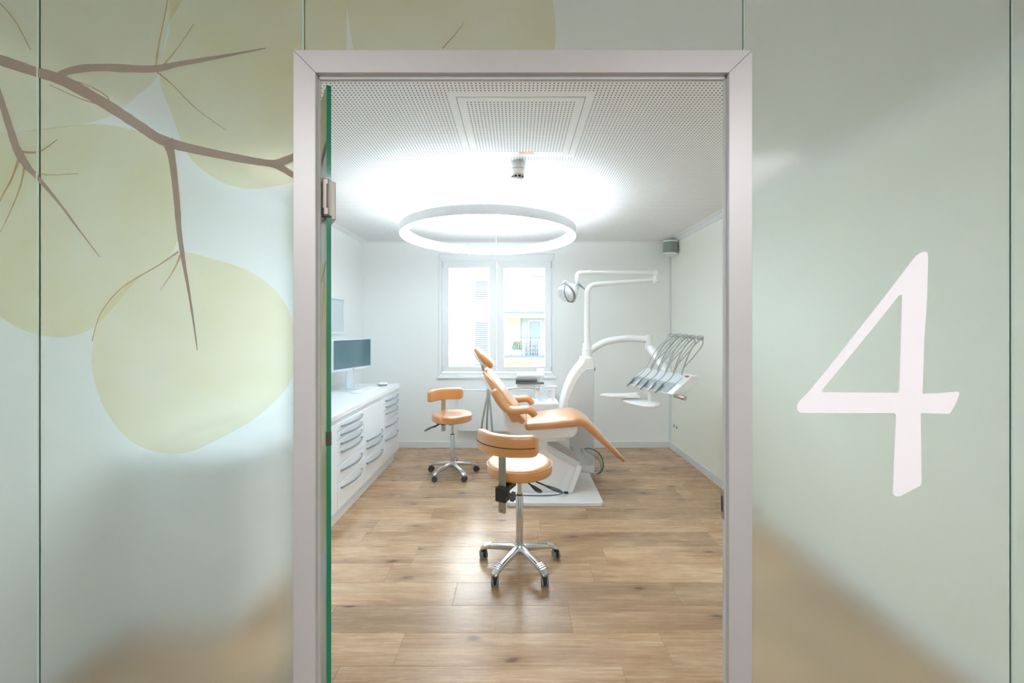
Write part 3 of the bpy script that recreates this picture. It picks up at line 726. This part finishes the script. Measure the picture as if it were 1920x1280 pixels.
obj('mouse_shell', MB().loft([[(mc[0]+.004+.053*k*math.cos(t), mc[1]+.029*k*math.sin(t), TOPZ+z) for t in (2*PI*i/24 for i in range(24))] for k, z in ((1, .0142), (.96, .024), (.8, .032), (.5, .036), (.1, .0375))]), M_plas, ms, ang=60)
pf = empty('picture_frame', (XL, 4.25, 1.66)); tag(pf, 'white framed pale picture on the left wall above the monitor', 'picture')
mb = MB(); y0, y1, z0, z1 = 3.99, 4.51, 1.455, 1.855
for q in ([(y0, z0), (y0+.022, z0+.022), (y0+.022, z1-.022), (y0, z1)], [(y1, z0), (y1-.022, z0+.022), (y1-.022, z1-.022), (y1, z1)], [(y0, z0), (y1, z0), (y1-.022, z0+.022), (y0+.022, z0+.022)], [(y0, z1), (y1, z1), (y1-.022, z1-.022), (y0+.022, z1-.022)]): mb.prism(q, 0, XL+.001, XL+.026)
obj('frame', mb, M_white, pf, bevel=.002)
obj('print', MB().box(XL+.002, XL+.010, y0+.022, y1-.022, z0+.022, z1-.022), M_print, pf, smooth=False)

# ------------------------------------------------------------------ stools
def make_stool(loc, seat_top, rz, label, castor_rot):
    st = empty('stool', loc); tag(st, label, 'stool', 'tan dental stools')
    K = dict(parent=st, world=False)
    Ru = Matrix.Rotation(rz, 4, 'Z')
    zt = seat_top; zb = zt-.075
    # base
    obj('hub', MB().lathe([(0, .070), (.024, .070), (.033, .078), (.036, .10), (.034, .125), (.026, .135), (0, .135)], 28), M_chrome, **K)
    for k in range(5):
        M = Matrix.Rotation(math.radians(-90+36+72*k), 4, 'Z'); mb = MB(); rings = []
        for (x, z, hw, hh) in ((.02, .105, .021, .020), (.06, .106, .019, .018), (.13, .098, .017, .015), (.20, .088, .018, .013), (.225, .082, .019, .012), (.25, .070, .020, .012), (.266, .062, .016, .008)):
            rings.append([(x, a, z+b) for a, b in (sup(2*PI*i/14, hw*1.25, hh*1.15, 3) for i in range(14))])
        mb.loft(rings)
        for x, z in ((.198, .0995), (.210, .0965), (.222, .0925), (.234, .0865)): mb.box(x, x+.006, -.020, .020, z-.004, z+.0055)
        obj('base_arm', mb.xf(M), M_chrome, ang=50, **K)
        ca = castor_rot[k]; Mc = M @ Matrix.Translation((.252, 0, 0)) @ M.inverted() @ Matrix.Rotation(0, 4, 'Z')
        p = M @ Vector((.252, 0, 0)); Mc = Matrix.Translation(p) @ Matrix.Rotation(math.radians(ca), 4, 'Z')
        cs = obj('castor', MB().cyl((0, 0, .052), (0, 0, .070), .008, 12).box(-.007, .007, -.024, .020, .012, .054).prism([(-.026, .04), (-.02, .053), (.012, .056), (.02, .05), (.02, .042), (0, .046)], 0, -.014, .014).xf(Mc), M_black, bevel=.002, **K)
        for sx in (-1, 1):
            prof = [(0, 0), (.018, 0), (.026, .002), (.0275, .005), (.0275, .011), (.025, .014), (.016, .015), (0, .013)]
            Mw = Matrix.Rotation(sx*PI/2, 3, 'Y')
            obj('wheel', MB().lathe(prof, 24, (sx*.008, -.004, .0275), Mw).xf(Mc), M_dark if castor_rot[0] else M_grey, parent=cs, world=False)
    # column
    obj('column', MB().lathe([(0, .125), (.0235, .125), (.0235, zb-.155), (.021, zb-.150), (0, zb-.150)], 28), M_chrome, **K)
    obj('column_collar', MB().lathe([(0, zb-.151), (.020, zb-.151), (.020, zb-.143), (0, zb-.143)], 24), M_black, **K)
    obj('gas_spring', MB().cyl((0, 0, zb-.15), (0, 0, zb-.012), .0135, 24), M_chrome, **K)
    # mechanism
    me = obj('mechanism', MB().prism([(-.095, -.075), (.095, -.075), (.095, .075), (-.095, .075)], 2, zb-.012, zb-.002).box(-.045, .045, -.05, .05, zb-.040, zb-.010).box(-.165, -.03, -.022, .022, zb-.042, zb-.018).xf(Ru), M_black, bevel=.004, **K)
    # two lever handles
    Rl = Ru @ Matrix.Rotation(math.radians(-64), 4, 'Z')
    for pts in (((.01, -.045, -.02), (.045, -.085, -.034), (.075, -.115, -.046), (.105, -.14, -.060), (.135, -.152, -.070)),
                ((.055, -.035, -.02), (.105, -.085, -.034), (.165, -.115, -.048), (.215, -.130, -.062), (.262, -.140, -.076))):
        q = [Vector((x, y, zb+z)) for x, y, z in pts]
        lv = obj('lever', MB().tube(q[:4], .0045, 8).xf(Rl), M_black, parent=me, world=False)
        obj('lever_grip', MB().tube([q[2]-(q[3]-q[2])*.2, q[2], q[2].lerp(q[3], .6), q[3], q[3].lerp(q[4], .7), q[4]], [.007, .011, .017, .019, .016, .006], 12, flat=.5).xf(Rl), M_dark, parent=lv, world=False)
    # seat
    Rr = .208
    obj('seat', MB().lathe([(0, zb), (Rr-.012, zb), (Rr-.003, zb+.004), (Rr, zb+.012), (Rr, zt-.018), (Rr-.004, zt-.008), (Rr-.014, zt-.001), (Rr-.03, zt+.001), (.12, zt-.003), (0, zt-.006)], 56), M_tan2, ang=50, **K)
    obj('seat_piping', MB().loft([[((Rr+.0005+.003*math.cos(s_))*math.cos(t), (Rr+.0005+.003*math.cos(s_))*math.sin(t), zt-.016+.003*math.sin(s_)) for s_ in (2*PI*i/6 for i in range(6))] for t in (2*PI*k/56 for k in range(56))], closed=True), M_tan2, ang=60, **K)
    # backrest: pad on an arc round the seat (local angle 180 is the bar)
    pz0, pz1, R0 = zt+.098, zt+.224, .252
    pad = MB(); rings = []
    n = 30; half = math.radians(51)
    for k in range(n+1):
        t = PI-half+2*half*k/n; e = min(k, n-k)
        sc_ = {0: .35, 1: .80, 2: .95}.get(e, 1)
        hh = (pz1-pz0)/2-(1-sc_)*.035; ht = .029*sc_; cz = (pz0+pz1)/2
        rings.append([((R0+a)*math.cos(t), (R0+a)*math.sin(t), cz+b) for a, b in (sup(2*PI*i/24, ht, hh, 5) for i in range(24))])
    br = obj('backrest', pad.loft(rings).xf(Ru), M_tan2, ang=60, **K)
    seam = [((R0+.0292)*math.cos(t), (R0+.0292)*math.sin(t), (pz0+pz1)/2-.006) for t in (PI-half*.98+2*half*.92*k/24 for k in range(25))]
    obj('seam', MB().tube(seam, .0028, 6).xf(Ru), M_slit, parent=br, world=False)
    bx = -(R0+.0)
    zlow = zb-.168
    bar = obj('backrest_bar', MB().prism([(-.024, zlow+.006), (-.018, zlow), (.018, zlow), (.024, zlow+.006), (.024, pz0+.02), (-.024, pz0+.02)], 0, bx+.012, bx+.018).xf(Ru), M_steel, bevel=.001, **K)
    obj('bolt', MB().cyl((bx+.0115, 0, zlow+.016), (bx+.0095, 0, zlow+.016), .004, 10).xf(Ru), M_black, parent=bar, world=False)
    cl = obj('bar_clamp', MB().box(bx-.012, bx+.050, -.034, .034, zb-.095, zb-.012).box(bx+.04, -.10, -.026, .026, zb-.05, zb-.014).xf(Ru), M_black, bevel=.004, **K)
    kx = bx+.02
    kn = MB().cyl((kx, -.034, zb-.06), (kx, -.058, zb-.06), .008, 12)
    star = [((.024+.004*math.cos(6*t))*math.cos(t), (.024+.004*math.cos(6*t))*math.sin(t)) for t in (2*PI*i/36 for i in range(36))]
    kn.prism([(kx+a, zb-.06+b) for a, b in star], 1, -.078, -.056)
    obj('clamp_knob', kn.xf(Ru), M_dark, parent=cl, world=False, ang=60)
    return st
make_stool((.018, 2.565, 0), .675, math.radians(64), 'tan leather stool in the foreground, black seam across its backrest, near the doorway', [0, 20, -10, 25, 5])
make_stool((-.672, 4.15, 0), .637, math.radians(-57), 'tan leather stool farther back between the cabinets and the treatment chair', [80, 60, -20, 75, 100])

# ------------------------------------------------------------------ treatment chair
ch = empty('dental_chair', (.30, 3.75, 0)); tag(ch, 'reclined tan leather dental chair with white shell on a white base plate', 'dental chair')
YC = 3.75
bp = MB().prism([(-.08, 3.41), (-.06, 3.39), (.72, 3.39), (.742, 3.41), (.745, 4.10), (-.08, 4.10)], 2, .0, .036)
obj('base_plate', bp, M_plas, ch, bevel=.006)
obj('lift_cover', MB().prism([(.0, .036), (.47, .036), (.555, .284), (.28, .455), (.28, .535), (.08, .535), (.05, .30)], 1, 3.60, 3.90), M_plas, ch, bevel=.012, seg=3)
obj('lift_arm', MB().prism([(.275, .475), (.29, .405), (.575, .235), (.57, .305)], 1, 3.585, 3.915), M_plas2, ch, bevel=.008)
obj('lift_arm', MB().prism([(.545, .30), (.585, .27), (.50, .036), (.455, .036)], 1, 3.575, 3.925), M_plas, ch, bevel=.008)
obj('seat_shell', MB().prism([(-.125, .80), (-.115, .66), (-.06, .585), (.075, .545), (.21, .532), (.505, .545), (.55, .60), (.545, .65), (.10, .622), (.06, .70), (-.02, .72), (-.06, .78)], 1, 3.53, 3.97), M_plas, ch, bevel=.022, seg=3)
obj('shell_skirt', MB().prism([(.18, .535), (.46, .55), (.44, .505), (.22, .495)], 1, 3.57, 3.93), M_plas, ch, bevel=.012, seg=3)
mb = MB(); cushion(mb, [(.105, .648, .080, .25, YC), (.30, .668, .082, .255, YC), (.47, .690, .085, .252, YC), (.55, .692, .086, .245, YC), (.625, .655, .085, .235, YC), (.73, .553, .070, .215, YC), (.84, .443, .055, .18, YC), (.94, .343, .042, .135, YC), (.966, .317, .034, .11, YC)], 6, 32, 5, .035)
seat = obj('seat_and_leg_rest', mb, M_tan, ch, ang=60)
mb = MB(); cushion(mb, [(.045, .700, .075, .235, YC), (-.02, .765, .085, .245, YC), (-.11, .875, .085, .25, YC), (-.19, .985, .078, .235, YC), (-.255, 1.07, .065, .20, YC), (-.285, 1.108, .05, .17, YC)], 6, 32, 5, .03)
obj('backrest', mb, M_tan, ch, ang=60)
mb = MB(); cushion(mb, [(-.02, .715, .05, .20, YC), (-.085, .785, .05, .22, YC), (-.165, .885, .045, .225, YC), (-.24, .985, .04, .21, YC), (-.305, 1.075, .035, .17, YC)], 6, 28, 5, .02)
obj('backrest_shell', mb, M_plas, ch, ang=60)
mb = MB(); cushion(mb, [(-.238, 1.178, .065, .125, YC), (-.285, 1.222, .075, .14, YC), (-.335, 1.275, .065, .14, YC), (-.37, 1.318, .04, .12, YC)], 6, 28, 4, .025)
hr = obj('headrest', mb, M_tan, ch, ang=60)
mb = MB(); cushion(mb, [(-.285, 1.172, .035, .11, YC), (-.325, 1.212, .045, .125, YC), (-.37, 1.262, .035, .125, YC), (-.395, 1.305, .025, .10, YC)], 6, 24, 4, .015)
obj('headrest_shell', mb, M_plas, ch, ang=60)
for dy in (-.03, .03): obj('headrest_rod', MB().cyl((-.335, YC+dy, 1.20), (-.300, YC+dy, 1.085), .009, 12), M_steel, ch)
for y in (3.475, 4.025):
    P = cr([(-.205, y, .985), (-.175, y, .925), (-.125, y, .855), (-.065, y, .808), (.02, y, .803), (.09, y, .808), (.135, y, .785), (.158, y, .752)], 5)
    rr = [.030+.006*math.sin(PI*i/(len(P)-1)) for i in range(len(P))]; rr[0] = .018; rr[-1] = .022; rr[1] = .027
    obj('armrest', MB().tube(P, rr, 16), M_tan, ch, ang=60)
    obj('armrest_bracket', MB().prism([(-.10, .80), (-.02, .79), (.02, .70), (-.04, .70)], 1, min(y, YC+(.225 if y > YC else -.25)), max(y, YC+(.25 if y > YC else -.225))), M_tan, ch, bevel=.008)
obj('cable_plug', MB().cyl((.455, 3.56, .05), (.425, 3.545, .058), .010, 10).tube(cr([(.425, 3.545, .058), (.36, 3.53, .045), (.2, 3.52, .041), (.04, 3.53, .041)], 5), .0035, 6), M_black, ch)

# ------------------------------------------------------------------ delivery unit
un = empty('dental_unit', (.68, 4.25, 0)); tag(un, 'white dental unit column with lamp, spittoon and swivelling instrument table', 'dental unit')
TY0, TY1 = 4.12, 4.42
tw = [(.36, 0), (.805, 0), (.805, 1.17), (.795, 1.215), (.70, 1.215), (.685, 1.165), (.63, 1.10), (.575, 1.02), (.525, .91), (.485, .78), (.46, .66), (.36, .60)]
obj('column', MB().prism(tw, 1, TY0, TY1), M_plas, un, bevel=.012, seg=3)
obj('column_panel', MB().prism([(.56, .10), (.795, .10), (.795, 1.10), (.715, 1.10), (.66, 1.05), (.605, .965), (.56, .86), (.525, .76), (.53, .5)], 1, TY0-.006, TY0+.01), M_plas2, un, bevel=.004)
obj('button', MB().cyl((.804, 4.16, 1.09), (.815, 4.16, 1.09), .018, 12), M_black, un)
obj('spittoon_body', MB().prism([(.13, 4.14), (.44, 4.14), (.44, 4.42), (.13, 4.42), (.10, 4.36), (.10, 4.2)], 2, .30, .745), M_plas, un, bevel=.02, seg=3)
nb = N('bowl_glass'); tb = nb.add('ShaderNodeBsdfTransparent'); db = nb.add('ShaderNodeBsdfDiffuse'); db.inputs[0].default_value = (.85, .9, .92, 1)
mbx = nb.add('ShaderNodeMixShader'); nb.link(nb.math('MULTIPLY', nb.noise(nb.obco(), 6), .7), mbx.inputs[0]); nb.link(tb.outputs[0], mbx.inputs[1]); nb.link(db.outputs[0], mbx.inputs[2]); nb.link(mbx.outputs[0], nb.out.inputs[0])
M_bowl = nb.m
bw = obj('spittoon_bowl', MB().lathe([(0, 0), (.03, .0), (.07, .03), (.082, .085), (.086, .085), (.076, .02), (.035, -.006), (0, -.006)], 36, (.275, 4.28, .752)), M_bowl, un)
obj('rinse_spout', MB().tube(cr([(.20, 4.36, .745), (.20, 4.36, .89), (.215, 4.35, .905), (.25, 4.31, .90)], 5), .008, 10), M_plas2, un)
obj('cup_filler', MB().box(.375, .405, 4.26, 4.30, .745, .885).box(.32, .425, 4.25, 4.31, .885, .90), M_plas, un, bevel=.005)
# assistant holder behind the chair
M_roll = plain('slate_grey_roll', (112, 120, 126), .5)
PX, PY = .755, 4.27
obj('holder_post', MB().cyl((.255, 4.40, .745), (.255, 4.40, 1.02), .020, 16).box(.22, .30, 4.36, 4.43, 1.02, 1.07), M_plas, un)
ah = obj('assistant_table', MB().box(.0, .30, 4.30, 4.46, .985, 1.02).box(.0, .27, 4.30, 4.46, .885, .915), M_plas, un, bevel=.012, seg=3)
for z, x1 in ((.965, .225), (.93, .29)): obj('grey_roll', MB().tube([(-.012, 4.28, z), (-.006, 4.28, z), (x1-.006, 4.28, z), (x1, 4.28, z)], [.012, .022 if z > .95 else .013, .022 if z > .95 else .013, .012], 16), M_roll, ah)
obj('holder_arm', MB().tube(cr([(.255, 4.40, .84), (.10, 4.47, .85), (-.14, 4.42, .84), (-.29, 4.31, .83)], 5), .014, 10), M_plas, un)
hh = obj('hose_holder', MB().box(-.33, -.27, 4.27, 4.33, .80, .85), M_plas2, un, bevel=.008)
for dx, sw in ((-.075, .055), (-.02, .02), (.035, -.01)):
    obj('suction_hose', MB().tube(cr([(-.30+dx*.15, 4.27, .87), (-.30+dx*.2, 4.265, .80), (-.30+dx*.6, 4.26, .65), (-.30+dx, 4.27, .45), (-.28+dx, 4.30, .26), (-.15+dx, 4.36, .12), (.02+dx*.5, 4.40, .06), (.12, 4.40, .32)], 6), .011, 8), M_hose, hh)
# post, lamp arms
obj('post_socket', MB().lathe([(0, 1.21), (.052, 1.21), (.052, 1.30), (.046, 1.305), (.046, 1.355), (0, 1.355)], 28, (PX, PY, 0)), M_plas, un, bevel=.003)
P = cr([(PX, PY, 1.34), (PX, PY, 1.60), (PX, PY, 1.86), (PX+.008, PY, 1.93), (PX+.04, PY, 1.972), (PX+.10, PY, 1.988), (PX+.35, PY, 2.008), (PX+.70, PY, 2.036)], 8)
obj('lamp_pole', MB().tube(P, [.031 - .007*i/(len(P)-1) for i in range(len(P))], 18), M_plas, un, ang=60)
EX = PX+.735
obj('arm_joint', MB().lathe([(0, 2.005), (.030, 2.005), (.036, 2.012), (.036, 2.06), (.028, 2.07), (.028, 2.085), (.036, 2.09), (.038, 2.125), (.030, 2.135), (0, 2.138)], 24, (EX, PY, 0)), M_plas, un, ang=40)
P = [(EX, PY, 2.112), (EX-.10, PY, 2.112), (EX-.12, PY-.005, 2.112), (.80, PY-.04, 2.108), (.78, PY-.04, 2.108), (.66, PY-.05, 2.104)]
obj('lamp_arm', MB().tube(P, [.026, .026, .021, .021, .026, .020], 16), M_plas, un)
obj('lamp_elbow', MB().tube(cr([(.70, PY-.048, 2.105), (.655, PY-.05, 2.098), (.64, PY-.05, 2.06), (.64, PY-.05, 2.02)], 5), [.026]*12+[.022]*4, 14), M_plas, un)
LX = Vector((.535, PY-.05, 1.895)); ld = Vector((-.70, -.42, -.48)).normalized()
Ml = ld.to_track_quat('Z', 'Y').to_matrix()
lh = obj('lamp_head', MB().lathe([(0, -.115), (.04, -.112), (.066, -.095), (.082, -.06), (.094, -.02), (.100, .01), (.094, .045), (.082, .058), (0, .060)], 36, LX, Ml), M_plas, un, ang=50)
obj('lamp_ring', MB().lathe([(.097, -.012), (.104, -.012), (.104, .012), (.097, .012)], 36, LX, Ml), M_grey, lh)
obj('lamp_lens', MB().lathe([(0, .0605), (.078, .0605), (.076, .064), (0, .066)], 32, LX, Ml), M_plas2, lh)
for sgn in (-1, 1):
    ax_ = Ml @ Vector((0, 1, 0))*sgn*.112
    obj('yoke', MB().tube(cr([(.64, PY-.05, 2.03), (.640+ax_.x*.2, PY-.05+ax_.y*.5, 1.985), (.625+ax_.x*.6, PY-.05+ax_.y, 1.95), Vector(LX)+ax_+Vector((.03, 0, .02)), Vector(LX)+ax_], 6), .011, 10), M_plas2, lh)
obj('lamp_handle', MB().tube(cr([Vector(LX)+Ml @ Vector((.06, -.10, .03)), Vector(LX)+Ml @ Vector((.09, -.05, .10)), Vector(LX)+Ml @ Vector((.09, .05, .10)), Vector(LX)+Ml @ Vector((.06, .10, .03))], 6), .008, 10), M_grey, lh)
obj('lamp_switch', MB().tube([(.655, PY-.06, 1.985), (.685, PY-.075, 1.955), (.715, PY-.085, 1.925)], [.014, .010, .004], 10), M_grey, lh)
M_mat = plain('grey_silicone_mat', (166, 175, 180), .4)
# instrument arm
P = cr([(PX+.01, PY, 1.262), (PX+.08, PY, 1.31), (PX+.20, PY-.02, 1.375), (PX+.36, PY-.06, 1.405), (PX+.50, PY-.09, 1.408), (PX+.60, PY-.11, 1.398)], 6)
obj('instrument_arm', MB().tube(P, .036, 18), M_plas, un, ang=60)
pv = Vector((PX+.625, PY-.115, 0))
obj('arm_pivot', MB().lathe([(0, 1.285), (.042, 1.285), (.045, 1.29), (.045, 1.355), (.038, 1.36), (.038, 1.445), (0, 1.447)], 26, pv), M_plas, un, ang=40)
P = [(pv.x, pv.y, 1.325), (pv.x+.02, pv.y-.06, 1.285), (1.44, 3.80, 1.10), (1.44, 3.74, 1.06)]
obj('spring_arm', MB().tube(P, [.042, .042, .038, .034], 18), M_plas, un)
# instrument table: local axes u (long), v (up the slope), w (normal)
FL = Vector((1.081, 3.90, .972)); FR = Vector((1.28, 3.286, .972)); U = (FR-FL).normalized(); LU = (FR-FL).length
V = Vector((.187, .064, .147)); V = (V-U*V.dot(U)).normalized(); LV = .25; Wn = U.cross(V).normalized()
if Wn.z < 0: Wn = -Wn
def L2W(a, b, c): return FL+U*a+V*b+Wn*c
def lbox(mb, a0, a1, b0, b1, c0, c1):
    k = len(mb.v); mb.box(a0, a1, b0, b1, c0, c1)
    for i in range(k, len(mb.v)): mb.v[i] = tuple(L2W(*mb.v[i]))
    return mb
def lprism(poly, a0, a1):
    mb = MB().prism(poly, 0, a0, a1); mb.v = [tuple(L2W(*p)) for p in mb.v]; return mb
it = obj('instrument_table', lprism([(0, 0), (LV, 0), (LV+.06, -.05), (LV+.03, -.11), (.14, -.085), (.02, -.022)], 0, LU), M_plas, un, bevel=.008, seg=3)
obj('tray_mat', lbox(MB(), .02, LU-.07, .008, .125, .0005, .004), M_mat, it, bevel=.002)
obj('control_panel', lbox(MB(), .02, LU-.015, .13, LV-.004, .0005, .003), M_plas2, it, smooth=False)
for k in range(9): obj('key', lbox(MB(), LU-.075, LU-.063, .045+k*.0185, .055+k*.0185, .003, .0045), M_grey, it, smooth=False)
obj('badge', lbox(MB(), LU-.055, LU-.040, LV-.030, LV-.012, .003, .0042), M_black, it, smooth=False)
obj('badge', lbox(MB(), LU-.040, LU-.012, LV-.030, LV-.012, .003, .0042), plain('red_badge', (214, 52, 66), .4), it, smooth=False)
hp = L2W(LU, .035, -.045)
obj('table_grip', MB().tube([hp-U*.03, hp+U*.05, hp+U*.052, hp+U*.09, hp+U*.094], [.016, .016, .02, .02, .015], 16), M_steel, it)
for k, t in enumerate((.05, .155, .265, .37, .475)):
    q = k/4
    base = L2W(t+.055, LV-.01, .0); tip = Vector((1.494+.061*q, 3.82-.44*q, 1.452-.012*q))
    m1 = base.lerp(tip, .35)+Vector((-.012, 0, .02)); m2 = base.lerp(tip, .72)+Vector((-.018, 0, .01))
    wa = obj('whip_arm', MB().tube(cr([base, m1, m2, tip+Vector((-.004, 0, -.02)), tip+Vector((.0, 0, 0))], 6), .0056, 10), M_hose, it)
    d = Vector((.35, -.9, 0)).normalized()
    obj('whip_head', MB().tube([tip-d*.030+Vector((0, 0, .004)), tip-d*.022, tip+d*.022, tip+d*.034+Vector((0, 0, .002))], [.010, .020, .020, .008], 12), M_hose, wa)
    ins = L2W(t, .075, .022)
    h1 = tip+Vector((-.055, 0, -.035)); h2 = tip.lerp(ins, .35)+Vector((-.045, 0, -.02)); h3 = tip.lerp(ins, .72)+Vector((-.012, 0, -.045))
    ho = obj('hose', MB().tube(cr([tip+Vector((-.01, 0, .012)), tip+Vector((-.035, 0, .006)), h1, h2, h3, ins], 7), .0046, 8), M_hose, it)
    P0 = L2W(t, .085, .024); P1 = L2W(t-.004, -.035, .012)
    obj('handpiece', MB().tube([P0, P0.lerp(P1, .15), P0.lerp(P1, .55), P0.lerp(P1, .62), P0.lerp(P1, .95), P1], [.006, .010, .010, .0075, .006, .003], 12), M_steel if k % 2 else M_grey, it)
    # second hose falling from the whip head back to the table
    e2 = L2W(t+.075, LV-.02, .004)
    obj('hose', MB().tube(cr([tip+d*.018, tip+d*.02+Vector((.004, 0, -.06)), tip.lerp(e2, .5)+Vector((.014, 0, -.01)), e2+Vector((.012, 0, .06)), e2], 6), .0044, 8), M_hose, it)
# two small side trays under the table
obj('tray_arm', MB().tube(cr([L2W(.12, .10, -.07), L2W(.12, .03, -.10), (1.12, 3.80, .895), (1.06, 3.82, .885)], 5), .012, 10), M_plas, un)
obj('side_tray', MB().prism([(.80, 3.83), (.90, 3.74), (1.16, 3.74), (1.18, 3.80), (1.10, 3.88), (.86, 3.88)], 2, .865, .888), M_plas, un, bevel=.006)
obj('tray_arm', MB().cyl((1.235, 3.70, .845), (1.235, 3.70, .93), .018, 14), M_plas, un)
obj('side_tray', MB().prism([(.985, 3.78), (1.06, 3.60), (1.13, 3.49), (1.20, 3.47), (1.245, 3.50), (1.30, 3.58), (1.33, 3.66), (1.20, 3.87), (1.04, 3.86)], 2, .822, .845), M_plas, un, bevel=.007)
# supply hoses looping out by the foot of the column
M_green = plain('green_hose', (96, 150, 122), .4)
for k, (m, dx, dz) in enumerate(((M_green, .0, 0), (M_hose, -.02, -.035), (M_plas2, -.035, -.07))):
    obj('supply_hose', MB().tube(cr([(.66, 4.02, .30-dz*.3), (.74+dx, 3.98, .315+dz), (.83+dx, 3.97, .26+dz), (.865+dx, 3.98, .15+dz*.4), (.84+dx, 4.02, .06), (.79+dx, 4.13, .03)], 7), .0075, 8), m, un)
for x, z in ((.56, .285), (.66, .27)): obj('hose_fitting', MB().cyl((x, 3.98, z), (x, 4.13, z), .012, 12), M_chrome, un)
